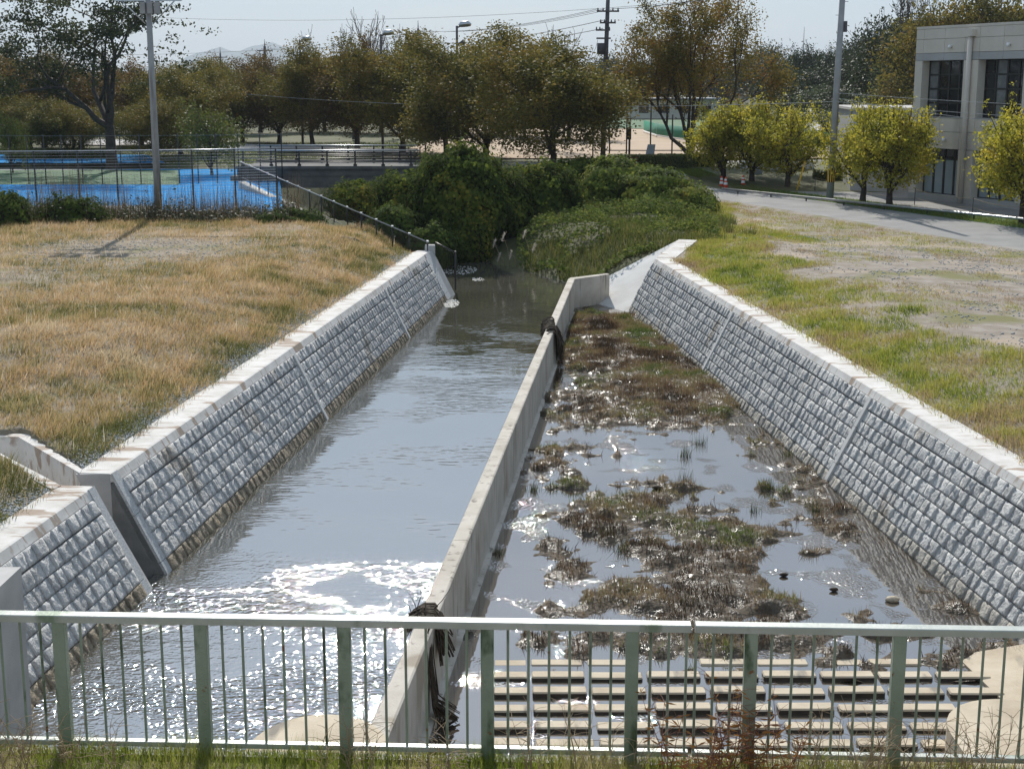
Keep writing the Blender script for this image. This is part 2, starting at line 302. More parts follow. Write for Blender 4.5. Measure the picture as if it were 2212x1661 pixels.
M['leaf_cherry'] = leafm('leaf_cherry', [(0.0, (0.05, 0.057, 0.017)), (0.35, (0.12, 0.115, 0.028)), (0.62, (0.20, 0.165, 0.036)), (0.95, (0.29, 0.17, 0.045))], 0.42, spec=.1)
M['leaf_brown'] = leafm('leaf_brown', [(0.0, (0.055, 0.05, 0.017)), (0.4, (0.115, 0.085, 0.027)), (0.8, (0.20, 0.12, 0.04))], 0.4, spec=.1)
M['leaf_locust'] = leafm('leaf_locust', [(0.0, (0.028, 0.035, 0.016)), (0.5, (0.05, 0.06, 0.022)), (0.9, (0.095, 0.095, 0.03))], 0.35)
M['leaf_zelkova'] = leafm('leaf_zelkova', [(0.0, (0.06, 0.065, 0.018)), (0.4, (0.16, 0.135, 0.03)), (0.65, (0.24, 0.16, 0.036)), (0.9, (0.27, 0.12, 0.045))], 0.42, spec=.1)
M['leaf_yellow'] = leafm('leaf_yellow', [(0.0, (0.12, 0.15, 0.02)), (0.4, (0.33, 0.315, 0.038)), (0.75, (0.54, 0.46, 0.055)), (0.95, (0.58, 0.38, 0.08))], 0.5, nscale=0.9)
M['leaf_ever'] = leafm('leaf_evergreen', [(0.0, (0.022, 0.034, 0.016)), (0.5, (0.04, 0.058, 0.024)), (0.9, (0.07, 0.085, 0.03))], 0.25)
M['leaf_bamboo'] = leafm('leaf_bamboo', [(0.0, (0.06, 0.085, 0.04)), (0.5, (0.10, 0.13, 0.06)), (0.9, (0.15, 0.17, 0.08))], 0.35)
M['leaf_vine'] = leafm('leaf_vine', [(0.0, (0.03, 0.05, 0.012)), (0.4, (0.065, 0.095, 0.02)), (0.7, (0.14, 0.17, 0.03)), (0.92, (0.30, 0.25, 0.04))], 0.45, rough=0.85, spec=0.04)
M['leaf_creeper'] = leafm('leaf_creeper', [(0.0, (0.055, 0.085, 0.02)), (0.4, (0.11, 0.15, 0.03)), (0.7, (0.20, 0.23, 0.045)), (0.92, (0.36, 0.31, 0.06))], 0.45, rough=0.8, spec=0.06)
M['leaf_shrub'] = leafm('leaf_shrub', [(0.0, (0.04, 0.065, 0.016)), (0.5, (0.085, 0.12, 0.028)), (0.9, (0.15, 0.175, 0.045))], 0.4, spec=.05, rough=.85)
M['leaf_hedge'] = leafm('leaf_hedge', [(0.0, (0.06, 0.075, 0.016)), (0.5, (0.12, 0.14, 0.028)), (0.9, (0.18, 0.18, 0.04))], 0.3)
M['leaf_reed'] = leafm('leaf_orange', [(0.0, (0.20, 0.09, 0.03)), (0.5, (0.35, 0.16, 0.04)), (0.9, (0.5, 0.25, 0.05))], 0.4)
M['water'] = waterm('stream_water', [(0.3, (0.07, 0.066, 0.05)), (0.7, (0.10, 0.095, 0.078))], 0.03, [  # base colour raised to neutralise and brighten the bluish sky reflection
    (1.6, (0.7, 1.6, 1), 0.10, 0.06, 20, 20.1, None),
    (5.0, (0.6, 1.8, 1), 0.30, 0.05, 60, 26, (0.5, 0.46, 0.60)),
    (5.0, (0.9, 1.3, 1), 0.45, 0.11, 21.0, 18.8, (0.55, 0.42, 0.58, 0.22)),
    (14.0, (1, 1.2, 1), 1.0, 0.050, 21.6, 18.4, (0.55, 0.42, 0.58, 0.20))], 7.0)
M['pool'] = waterm('pool_water', [(0.3, (0.06, 0.046, 0.032)), (0.7, (0.10, 0.08, 0.058))], 0.03, [
    (2.0, (1, 1.5, 1), 0.035, 0.03, 12, 12.1, None), (9.0, (1, 1, 1), 0.03, 0.02, 12, 12.1, None), (22.0, (1, 1, 1), 0.9, 0.03, 48, 47, (1.1, 0.54, 0.64))], 5.0)

ORD = ['leftmost', 'second from the left', 'third from the left', 'fourth from the left', 'fifth from the left', 'sixth from the left', 'seventh from the left', 'eighth from the left', 'ninth from the left', 'tenth from the left', 'eleventh from the left', 'twelfth from the left', 'thirteenth from the left', 'fourteenth from the left', 'fifteenth from the left', 'sixteenth from the left', 'seventeenth from the left', 'eighteenth from the left', 'nineteenth from the left', 'twentieth from the left', 'twenty-first from the left', 'twenty-second from the left', 'twenty-third from the left', 'twenty-fourth from the left']
def number_group(group):
    """things of a group that share a label are told apart by their order in the photo"""
    L = {}
    for o in COL.objects:
        if o.get('group') == group and o.parent is None: L.setdefault(o['label'], []).append(o)
    def px(o):
        if o.type == 'MESH' and o.location.length < 1e-6: v = o.data.vertices[0].co
        else: v = o.location
        return v.x / max(v.y, .1)
    for lab, objs in L.items():
        if len(objs) < 2: continue
        for i, o in enumerate(sorted(objs, key=px)): o['label'] = lab + ', ' + (ORD[i] if i < len(objs) - 1 else 'rightmost')

# ---------------------------------------------------------------- the site: channel lines
LW = lambda y: -5.82 + (y - 20.08) * 0.1053        # left wall, top inner edge, z = 0
RW = lambda y: 6.72 - (y - 25.81) * 0.0986         # right wall, top inner edge, z = 0
DV = lambda y: -0.71 + (y - 20.65) * 0.0967        # divider, left edge of its top
ZL, ZR, ZD = -1.5, -1.72, -0.75
COPW = 0.50
LEND, REND = 48.3, 46.55

def hgt_far(x, y):
    """ground height beyond the walls: flat banks, the stream bed carved into them, a rise to the park"""
    x = np.asarray(x, float); y = np.asarray(y, float)
    z = 0.65 * np.clip((y - 72) / 14, 0, 1) ** 1.0
    z = z + 0.10 * (fbm(x, y, 6, 3) - 0.5) * np.clip((y - 50) / 6, 0, 1)
    z = np.where((x < -9.0 - (y - 58) * .16) & (y < 93), np.minimum(z, .2), z)
    z = z + .53 * np.clip((-3.1 - (y - 48.3) * .46 - x) / 2.5, 0, 1) * np.clip((57.5 - y) / 4, 0, 1)
    z = z + .30 * np.clip((x - 5.6 - (y - 48.3) * .2) / 2.5, 0, 1) * np.clip((54 - y) / 5, 0, 1) * np.clip((12 - x) / 3, 0, 1)
    cx = np.interp(y, [40, 48, 56, 66, 80, 95], [0.7, 0.55, -1.5, -6.0, -10.5, -13])
    hw = np.interp(y, [40, 48, 52, 57, 64, 80], [2.6, 2.6, 2.3, 1.3, 1.4, 1.6])
    d = np.abs(x - cx) - hw
    right = x > cx
    slope = np.where(right, 0.42, 0.62)
    prof = -2.1 + 0.42 + np.clip(d, -1.0, 99) * slope + np.where(d > 0, 0.2, 0)
    f = np.clip((96 - y) / 6, 0, 1)
    z = np.where((y < 50.2) & (x > 2.0 + (y - 48.6) * .93) & (x < 6.0 + (y - 48.3) * .20), -2.2, z)
    return np.minimum(z, prof * f + z * (1 - f) + 0.0) if True else z

# ---- ground beyond the walls, out to the horizon
xs = np.unique(np.concatenate([[-9000, -2500, -900, -350, -180, -110, -80, -60], np.arange(-45, -16, 2.0), np.arange(-16, 12, 0.5), np.arange(12, 45, 2.5), [60, 80, 120, 200, 400, 900, 2500, 9000]]))
ys = np.unique(np.concatenate([np.arange(48.3, 62, 0.5), np.arange(62, 100, 1.0), np.arange(100, 200, 12), [230, 300, 450, 800, 1500, 3000, 9500]]))
gx, gy = np.meshgrid(xs, ys); gz = hgt_far(gx, gy)
V = np.stack([gx, gy, gz], -1).reshape(-1, 3); nx = len(xs); ny = len(ys)
ii, jj = np.meshgrid(np.arange(ny - 1), np.arange(nx - 1), indexing='ij'); a0 = (ii * nx + jj).ravel()
ground = link('ground', tri_mesh('ground', V, np.stack([a0, a0 + 1, a0 + nx + 1, a0 + nx], 1), M['soil_far'], smooth=True), kind='structure')
def hL(x, y):
    s = LW(y) - COPW - x
    g = np.clip((y - 23) / 7, 0, 1); g = g * g * (3 - 2 * g)
    return np.clip(s, 0, 2.6) * (0.04 + .17 * g) + 0.10 * (fbm(x, y, 4, 1) - 0.5) * np.clip(s / 2, 0, 1) - 0.02 - 0.8 * in_ditch(np.asarray(x, float), np.asarray(y, float))
def in_ditch(x, y, g=0.0):
    a = (x < -5.9) & (x > -8.05) & (y > 19.33 + (-6.34 - x) * 1.24 - g) & (y < 20.16 + np.maximum(-6.2 - x, 0) * 1.36 + g)
    return a | ((x <= -7.75) & (x > -13.6) & (y > 21.2 + (-7.9 - x) * .085 - g) & (y < 22.36 + (-7.9 - x) * .04 + g))
def hR(x, y):
    s = x - (RW(y) + COPW)
    return np.clip(s, 0, 3) * 0.11 + 0.08 * (fbm(x, y, 4, 2) - 0.5) * np.clip(s / 2, 0, 1) * np.clip((9 - s) / 3, 0.15, 1) - 0.34 * np.clip((s - 4) / 6, 0, 1) * np.clip((46.5 - y) / 6, .85, 1) - 0.02
def bank(name, edge, side, hf, mat):
    yy = np.unique(np.concatenate([np.arange(9.0, 18.6, 0.4), np.arange(18.6, 23.4, .1 if side < 0 else .4), np.arange(23.4, 48.3, .4), [48.35]])); ss = np.concatenate([np.arange(0, 8, 0.12 if side < 0 else .35), np.arange(8, 22, 1.0), [22, 30, 45, 80, 200, 900, 9000]])
    g = []
    for y in yy:
        x = edge(y) + side * ss; z = hf(x, np.full_like(x, y))
        g.append(np.stack([x, np.full_like(x, y), z], 1))
    G = np.array(g); n = G.shape[1]; h = G.shape[0]
    i, j = np.meshgrid(np.arange(h - 1), np.arange(n - 1), indexing='ij'); a = (i * n + j).ravel()
    F = np.stack([a, a + 1, a + n + 1, a + n], 1)
    if side < 0: F = F[:, ::-1]
    return link(name, tri_mesh(name, G.reshape(-1, 3), F, mat, smooth=True), kind='structure')
DX = -9.6
bank('dry_field', lambda y: LW(y) - COPW, -1, hL, M['soil_left'])
bank('gravel_field', lambda y: RW(y) + COPW, 1, hR, M['soil_right'])

def cover(name, x0f, x1f, ya, yb, mat, lift=.02, step=.5):
    yy_ = np.arange(ya, yb + .01, step); rows = []
    for y_ in yy_:
        xx = np.linspace(x0f(y_), x1f(y_), 40); zz = hgt_far(xx, np.full(40, y_)) + lift; rows.append([(a_, y_, c_) for a_, c_ in zip(xx, zz)])
    b_ = MB(); b_.sheet(rows); b_.build(name, mat, kind='structure')
cover('field_margin', lambda y: 6.3 + (y - 48.2) * .10, lambda y: np.interp(y, [40, 48.27, 60, 70, 77], [20.5, 17.4, 13.7, 10.3, 8.4]), 48.2, 72, M['soil_right'])
cover('dry_field_margin', lambda y: -40, lambda y: -3.4 - (y - 48.2) * .42, 48.2, 58.2, M['soil_left'], .015)

# ---- water
wl_poly = [(LW(y) + 0.60, y, ZL) for y in np.arange(6, 48.31, 2.115)] + [(-2.6, 48.4, ZL), (-9, 60, ZL), (-16, 84, ZL)]
wr_poly = [(DV(y) + 0.1, y, ZL) for y in np.arange(6, 47.01, 2.05)] + [(3.3, 48.5, ZL), (6.5, 53, ZL), (4, 62, ZL), (-4, 84, ZL)]
b = MB(); k = min(len(wl_poly), len(wr_poly)) ; wr_poly = wr_poly[:k]; wl_poly = wl_poly[:k]
b.sheet([[p, q] for p, q in zip(wl_poly, wr_poly)]); b.build('stream_water', M['water'], kind='structure')
b = MB(); b.sheet([[(DV(y) + 0.15, y, ZR), (RW(y) - 0.7, y, ZR)] for y in np.arange(6, 46.61, 1.0)] + [[(2.0, 47.0, ZR), (3.9, 46.9, ZR)], [(2.1, 48.6, ZR), (3.2, 48.6, ZR)]])
b.build('pool_water', M['pool'], kind='structure')
b = MB(); b.sheet([[(-9, y, -2.6), (9, y, -2.6)] for y in (5, 49)]); b.build('channel_bed', M['mud'], kind='structure')

# ---------------------------------------------------------------- stone-faced retaining walls
def stone_variant(k, L, Hh, tilt):
    """a split-faced stone: rough flat face, higher at one end, with a skirt down to the joint"""
    r = np.random.default_rng(100 + k); nu, nv = 6, 5
    us = np.linspace(0, 1, nu); vv = np.array([0, .18, .5, .82, 1.0]); g = .0035
    hi = r.uniform(.0, 1.2); tv = r.uniform(-.006, .005); V = []
    for j in range(nv):
        for i in range(nu):
            u = .0008 + us[i] * (L - .0016); v = g + vv[j] * (Hh - 2 * g); e = (i in (0, nu - 1)) + (j in (0, nv - 1))
            w = .042 + tilt * hi * (2 * us[i] - 1) + tv * (2 * vv[j] - 1) + r.uniform(-.009, .009) * (.5 if i in (0, nu - 1) else 1) - (.004 if j in (0, nv - 1) else 0)
            if not e: u += r.uniform(-.018, .018); v += r.uniform(-.014, .014); w += r.uniform(-.011, .013)
            elif i not in (0, nu - 1): u += r.uniform(-.01, .01)
            V.append((u, v, w))
    F = []
    for j in range(nv - 1):
        for i in range(nu - 1):
            a = j * nu + i
            if r.random() < .5: F += [(a, a + 1, a + nu + 1), (a, a + nu + 1, a + nu)]
            else: F += [(a, a + 1, a + nu), (a + 1, a + nu + 1, a + nu)]
    ring = [i for i in range(nu)] + [j * nu + nu - 1 for j in range(1, nv)] + [(nv - 1) * nu + i for i in range(nu - 2, -1, -1)] + [j * nu for j in range(nv - 2, 0, -1)]
    o = len(V); V += [(V[q][0], V[q][1], -.012) for q in ring]; n = len(ring)
    for q in range(n): a, b_ = ring[q], ring[(q + 1) % n]; c_, d_ = o + q, o + (q + 1) % n; F += [(b_, a, c_), (b_, c_, d_)]
    return np.array(V), np.array(F)
SL, SH = 0.268, 0.217
SVS = {1: [stone_variant(k, SL, SH, -.010) for k in range(24)], -1: [stone_variant(k, SL, SH, .010) for k in range(24)]}
def stone_meshes(mat, nm, sd): return [tri_mesh(nm, v, f, mat) for v, f in SVS[sd]]
STM = {(k, sd): stone_meshes(M[k], 'stone', sd) for k in ('stone', 'stone_r', 'stone_wet', 'stone_tan') for sd in (1, -1)}
BAT = 0.5
def retaining_wall(label, edge, side, y0, y1, zbot, rows, smat, strips, ends, group, view, full=300):
    """side=+1: the water lies on +x; the face leans back by BAT"""
    p0 = Vector((edge(y0), y0, 0)); p1 = Vector((edge(y1), y1, 0)); d = (p1 - p0); Lh = d.length; d.normalize()
    nrm = Vector((d.y, -d.x, 0)) * side                                # horizontal, towards the water
    up = (Vector((0, 0, 1)) - nrm * BAT).normalized(); out = (nrm + Vector((0, 0, BAT))).normalized()
    t = thing('retaining_wall', (p0.x, p0.y, zbot), label, 'retaining wall', group)
    P = lambda s, q, w=0.0: p0 + d * s + up * q + out * w                # q <= 0 runs down the face
    CF = 0.155
    D = (-zbot + 0.35) / up.z
    # coping: a top slab with a bevelled front lip
    b = MB(); n = max(1, int(Lh / 10.2)); cuts = [0] + sorted(s for s in strips if 0 < s < Lh) + [Lh]
    for a, c in zip(cuts[:-1], cuts[1:]):
        A = a + (0.008 if a > 0 else 0); C = c - (0.008 if c < Lh else 0)
        sec = lambda s: [p0 + d * s + nrm * (-COPW) + Vector((0, 0, -0.35)), P(s, -CF, -0.10), P(s, -CF, 0.012), P(s, -0.02, 0.012), p0 + d * s + nrm * (-0.012), p0 + d * s + nrm * (-COPW)]
        S0 = sec(A); S1 = sec(C); m = MB()
        m.add(S0 + S1, [tuple(range(5, -1, -1)), tuple(range(6, 12))] + [(i, (i + 1) % 6, 6 + (i + 1) % 6, 6 + i) for i in range(6)] if side > 0 else
              [tuple(range(0, 6)), tuple(range(11, 5, -1))] + [(6 + i, 6 + (i + 1) % 6, (i + 1) % 6, i) for i in range(6)])
        m.build('coping', M['concrete_top'], t)
    # recessed backing that shows in the joints
    b = MB(); q = [P(0, -CF + .02, -0.012), P(Lh, -CF + .02, -0.012), P(Lh, -D, -0.012), P(0, -D, -0.012)]; q2 = [p - nrm * 0.5 for p in q]
    b.hexa(q, q2); b.build('backing', M['joint'], t)
    SW = 0.13
    skip = []
    for s in strips:
        zz = [-(CF - 0.004), -D * 0.33, -D * 0.66, -D]
        for a, c in zip(zz[:-1], zz[1:]):
            m = MB(); q = [P(s - SW / 2, a - .004, 0.07), P(s + SW / 2, a - .004, 0.07), P(s + SW / 2, c + .004, 0.07), P(s - SW / 2, c + .004, 0.07)]
            m.hexa(q, [p - out * 0.08 for p in q]); m.build('joint_strip', M['concrete_strip'], t)
        skip.append((s - SW / 2, s + SW / 2))
    for e, w in ends:
        a, c = (0, w) if e == 0 else (Lh - w, Lh); skip.append((a, c))
        zz = [-0.004, -D * .34, -D * .72, -D]
        for i, (u, v) in enumerate(zip(zz[:-1], zz[1:])):
            m = MB(); q = [P(a, u - .004, 0.03), P(c, u - .004, 0.03), P(c, v + .004, 0.03), P(a, v + .004, 0.03)]
            m.hexa(q, [p - out * 0.12 for p in q]); m.build('quoin', M['pebbled'], t)
    cand = []
    q = -CF - 0.004
    for r in range(rows):
        ss = 0.0; bounds = sorted(skip) + [(Lh, Lh)]
        for (a, c) in bounds:
            room = a - ss
            if room > 0.1:
                n = max(1, round(room / SL)); w = room / n
                wv = [random.Random(r * 977 + i * 13 + int(ss * 10)).uniform(.72, 1.30) for i in range(n)]; tot = sum(wv); acc = ss
                for i in range(n): w = room * wv[i] / tot; cand.append((acc, w, q - SH, r)); acc += w
            ss = c
        q -= SH + (0.018 if r == 0 else 0.005)
    if full < len(cand):
        def size(c):
            p = P(c[0], c[2]); infr = 1.0 if abs(p.x / (p.y + .01)) < 0.375 and p.y > 15.2 else 0.0
            return -(infr * 1e3 - p.y)
        order = sorted(cand, key=size)
    else: order = cand
    Rm = Matrix((d * 1.0, up, out)).transposed() if side > 0 else Matrix((-d, up, out)).transposed()
    rest = {}
    rr = random.Random(len(cand))
    for i, (s, w, qq, r) in enumerate(order):
        wet = r >= rows - 1
        o = P(s if side > 0 else s + w, qq); k = rr.randrange(24); sc = w / SL
        mk = ('stone_wet' if side > 0 else 'stone_tan') if wet else smat
        mtx = Matrix.Translation(o) @ (Rm @ Matrix.Diagonal((sc, 1, rr.uniform(.8, 1.25)))).to_4x4()
        if i < full: link('stone', STM[(mk, side)][k], t, mtx)
        else: rest.setdefault(mk, []).append((k, mtx))
    if rest:
        Vs = []; Fs = []; mats = list(rest); mi = []; o = 0
        for j, mk in enumerate(mats):
            for k, mtx in rest[mk]:
                v, f = SVS[side][k]; mm = np.array(mtx); Vs.append(v @ mm[:3, :3].T + mm[:3, 3]); Fs.append(f + o); o += len(v); mi += [j] * len(f)
        me = tri_mesh('stone_courses', np.vstack(Vs), np.vstack(Fs), M[mats[0]])
        for mk in mats[1:]: me.materials.append(M[mk])
        me.polygons.foreach_set('material_index', mi)
        link('stone_courses', me, t, kind='stuff')
    # the footing below the lowest course
    b = MB(); q = [P(0, -D + .02, 0.02), P(Lh, -D + .02, 0.02), P(Lh, -D - .5, 0.02), P(0, -D - .5, 0.02)]
    return t, P, Lh, d, nrm, up, out
G_WALL = 'stone-faced channel walls'
lw1 = retaining_wall('short stone-block channel wall left of the drain opening, near the railing', LW, 1, 14.2, 19.42, ZL, 7, 'stone', [], [(1, 0.20)], G_WALL, 0)
lw2 = retaining_wall('long stone-block channel wall beside the dry brown grass', LW, 1, 20.08, LEND, ZL, 7, 'stone', [10.05, 20.2], [(0, 0.20), (1, 0.75)], G_WALL, 0)
rw = retaining_wall('stone-block channel wall below the green grass strip on the right', RW, -1, 12.5, REND, ZR, 8, 'stone_r', [3.1, 13.37, 23.6], [], G_WALL, 0)

# the drain opening between the two left wall sections, and the ditch leading to it
t = thing('side_drain', (-6.2, 19.75, -1.5), 'bent open concrete drain ditch cutting through the left coping', 'drain')
dirL = lw1[3]; nL = lw1[4]
def slab(poly, z0, z1, nm, mat, par=t):
    b = MB(); b.prism(poly, z0, z1); return b.build(nm, mat, par)
ya, yb = 19.42, 20.08
for y, sgn in ((ya, -1), (yb, 1)):                                        # cheeks of the opening, battered like the wall
    b = MB(); e = sgn * 0.12
    A = [(LW(y) + 0.02, y, -0.01), (LW(y) - 0.50, y, -0.01), (LW(y) + 0.30, y, -1.9), (LW(y) + 0.97, y, -1.9)]
    B = [(p[0], p[1] + e, p[2]) for p in A]
    b.hexa(A, B); b.build('cheek_wall', M['concrete_face'], t)
b = MB(); b.add([(LW(ya) - 0.46, ya, -0.62), (LW(yb) - 0.46, yb, -0.62), (LW(yb) + 0.62, yb, -1.85), (LW(ya) + 0.62, ya, -1.85)], [(0, 1, 2, 3)]); b.build('chute_floor', M['concrete_face'], t)
fo = [(LW(yb) - 0.44, yb), (-7.88, 22.26), (-10.5, 22.42), (-13.5, 22.5)]
ne = [(LW(ya) - 0.44, ya), (-7.87, 21.30), (-10.5, 21.62), (-13.5, 21.75)]
def strip_wall(pts, off, z0, z1, nm, mat):
    b = MB()
    for p, q in zip(pts[:-1], pts[1:]):
        b.prism([p, q, (q[0] + off[0], q[1] + off[1]), (p[0] + off[0], p[1] + off[1])], z0, z1)
    return b.build(nm, mat, t)
def strip_wall2(pts, outp, z0, z1, nm, mat):
    for p, q, po, qo in zip(pts[:-1], pts[1:], outp[:-1], outp[1:]):
        b = MB(); b.prism([p, q, qo, po], z0, z1); b.build(nm, mat, t)
strip_wall2(fo, [(fo[0][0] - .02, fo[0][1] + .2), (-7.80, 22.46), (-10.5, 22.60), (-13.5, 22.68)], -0.9, 0.012, 'ditch_wall', M['concrete_top'])
strip_wall2(ne, [(ne[0][0] - .06, ne[0][1] - .2), (-8.0, 21.12), (-10.5, 21.44), (-13.5, 21.57)], -0.9, 0.012, 'ditch_wall', M['concrete_top'])
b = MB(); b.sheet([[(a_[0], a_[1], -0.62), (c_[0], c_[1], -0.62)] for a_, c_ in zip(fo, ne)]); b.build('ditch_floor', M['concrete_face'], t)

# far end of the left wall: smooth battered end piece
p_end = Vector((LW(LEND), LEND, 0))
b = MB(); q0 = [p_end + Vector((-0.5, 0.0, -0.01)), p_end + Vector((0.03, 0, -0.01)), p_end + Vector((0.98, -0.1, -1.9)), p_end + Vector((-.5, 0, -1.9))]
b.hexa(q0, [p + Vector((0.12, 0.55, 0)) for p in q0]); b.build('wall_end_block', M['concrete_face'], None, label='smooth concrete end block closing the left channel wall', cat='end block')
b = MB(); pp = atY(929, 545, 48.9); b.box((pp.x, 48.9, -.17), (0.34, 0.34, .7), 0, 0.03); b.build('fence_pier', M['concrete_face'], None, label='square grey concrete pier where the left channel wall ends', cat='pier')

# apron at the far end of the right wall, with the low return wall
A0 = Vector((RW(REND), REND, 0.0)); A1 = Vector((RW(REND) - 0.93, REND - .2, -1.86))
Dp = Vector((5.98, 52.2, 0.02)); E1 = Vector((3.27, 48.45, -0.80)); C1 = at(1251, 647, ZR - .05)
Bq = at(1355, 678, ZR - .03); Cq = at(1251, 648, ZR - .03); Dp = atY(1466, 518, 50.5); pn = (Dp - Cq).cross(Bq - Cq)
zp = lambda x, y: Bq.z - (pn.x * (x - Bq.x) + pn.y * (y - Bq.y)) / pn.z
Eq = Vector((3.34, 50.1, zp(3.34, 50.1))); Fq = Vector((6.3, 47.4, zp(6.3, 47.4))); Gq = Vector((4.6, 45.2, zp(4.6, 45.2)))
Bx = Bq + (Bq - Cq) * .25; poly_ = [Bx, Cq + (Cq - Bq) * .1, Eq, Dp, Fq]
b = MB(); b.add(poly_ + [p + Vector((0, .06, -.8)) for p in poly_], [(4, 3, 2, 1, 0), (5, 6, 7, 8, 9)] + [(k, (k + 1) % 5, (k + 1) % 5 + 5, k + 5) for k in range(5)])
apr = b.build('concrete_apron', M['apron'], None, label='sloping smooth concrete apron at the far end of the right channel wall', cat='apron')
b = MB()
top = [A0 + Vector((0.02, 0, 0.0)), Dp, Dp + Vector((.62, -.25, 0)), A0 + Vector((.62, -.1, 0))]
b.hexa([p + Vector((0, 0, .012)) for p in top], [p + Vector((0, 0, -.3)) for p in top]); b.build('coping', M['concrete_top'], apr)

# ---- divider wall between stream and pool: panels with open joints
dv = thing('divider_wall', (DV(30), 30, ZR), 'long low concrete divider wall running down the middle of the channel', 'divider wall')
cuts = [9.0, 13.4, 19.3, 25.2, 31.05, 36.9, 42.2, 47.05]
for a, c in zip(cuts[:-1], cuts[1:]):
    a2, c2 = a + 0.008, c - 0.008; b = MB()
    ch = 0.018
    def sec(y): x = DV(y); return [(x - .02, y, -2.6), (x + .235, y, -2.6), (x + .225, y, ZD - ch), (x + .205, y, ZD), (x + .018, y, ZD), (x, y, ZD - ch)]
    S0, S1 = sec(a2), sec(c2)
    b.add(S0 + S1, [tuple(range(5, -1, -1)), tuple(range(6, 12))] + [(i, (i + 1) % 6, 6 + (i + 1) % 6, 6 + i) for i in range(6)])
    b.build('wall_panel', M['concrete_divider'], dv)
x0 = DV(47.05); b = MB(); b.prism([(x0 + .01, 47.06), (x0 + .22, 47.06), (3.30, 48.30), (3.22, 48.52), (x0 + .1, 47.40)], -2.6, ZD); b.build('return_wall', M['concrete_divider'], dv)
b = MB()
for y in np.arange(10, 47, 1.0): pass
b.sheet([[(DV(y) + .23, y, ZR + .035), (DV(y) + .31, y, ZR + .035), (DV(y) + .33, y, -2.4)] for y in np.arange(9, 47, 1.0)]); b.build('footing', M['concrete_divider'], dv)

# ---- straw debris caught on the divider
def debris(y, label, n, drop, wide, seed, twigs=0):
    r = random.Random(seed); b = MB(); x = DV(y)
    for i in range(n):
        yy = y + r.gauss(0, wide); s = x - 0.02 - r.random() * .05; e = x + .22 + r.random() * .05; h = r.random() ** 2 * 0.06
        dl = r.uniform(.15, .5) * drop[0]; dr = r.uniform(.3, 1.0) * drop[1]; k = r.gauss(0, .07)
        pts = [(s - .05 - r.random() * .06, yy + k, ZD - dl), (s - .02, yy + k * .5, ZD - .04 + h * .5), (x + .05, yy, ZD + .02 + h), (x + .18, yy - k * .3, ZD + .02 + h), (e, yy - k * .5, ZD - .05), (e + .02 + r.random() * .05, yy - k + r.gauss(0, .06), ZD - dr)]
        if r.random() < .25: pts[-1] = (pts[-1][0] + .15 * r.random(), pts[-1][1] - .3 * r.random(), max(pts[-1][2], ZR + .03))
        b.tube(pts, r.uniform(.006, .016), 4, False)
    o = b.build('straw_debris', M['thatch'], None, label=label, cat='debris')
    if twigs:
        c = MB()
        for i in range(twigs):
            p = Vector((x + r.uniform(-.1, .15), y + r.gauss(0, .1), ZD + .03)); d = Vector((r.gauss(-.2, .4), r.gauss(.1, .4), 1)).normalized(); L = r.uniform(.15, .4)
            c.tube([p, p + d * L * .5 + Vector((.02, 0, 0)), p + d * L], [.008, .006, .003], 4)
        c.build('twig', M['bark'], o)
debris(37.6, 'dark straw clump draped over the far part of the divider wall', 170, (0.5, 0.95), .42, 3)
debris(16.35, 'dark straw and roots draped over the divider wall just beyond the railing', 110, (0.3, .5), .13, 4, 7)
b = MB(); r = random.Random(9)
for i in range(55):
    y = 15.6 + r.gauss(0, .09); x = DV(y) + .235; b.tube([(x - .01, y + .35 + r.gauss(0, .04), ZD + .02), (x + .02, y + .12 + r.gauss(0, .03), ZD - .35), (x + .05 + r.random() * .04, y - .05, ZD - .75), (x + .1 + r.random() * .25, y - .1 + r.gauss(0, .08), ZR + .03 + r.random() * .05)], r.uniform(.005, .011), 4, False)
b.build('root_tangle', M['thatch'], None, label='dark root strand hanging from the divider wall down into the pool', cat='debris')

# ---- pale bed slabs and rounded concrete noses near the railing
b = MB(); pts = [(-1.80 + .66 * math.cos(q), 12.25 + .80 * math.sin(q)) for q in np.linspace(0, math.pi, 17)] + [(-2.46, 9), (-1.14, 9)]
b.prism(pts, -1.9, -.50); b.build('rounded_nose', M['concrete_tan'], None, label='rounded pale concrete nose in the stream left of the divider wall', cat='concrete nose')
b = MB(); c = at(2212, 1600, -1.1); pts = [(c.x + .05 + .75 * math.cos(q), 13.9 + .85 * math.sin(q)) for q in np.linspace(0, math.pi, 17)] + [(c.x - .7, 9.5), (c.x + .8, 9.5)]
b.prism(pts, -2.0, -1.1); b.build('rounded_nose', M['concrete_tan'], None, label='rounded pale concrete nose at the right end of the block rows', cat='concrete nose')
b = MB(); q1 = at(2065, 1415, ZR + .02); q2 = at(2212, 1560, ZR + .02)
poly = [(q1.x, q1.y), (q2.x, q2.y), (q2.x + .35, q2.y - 1.2), (7.6, 12.5), (RW(17.6) - .80, 17.6)]
b.prism(poly, -2.2, lambda x, y: ZR + .02 + .10 * (x - q1.x)); b.build('bed_slab', M['concrete_tan'], None, label='flat tan concrete bed slab beside the block rows at the right wall', cat='slab')

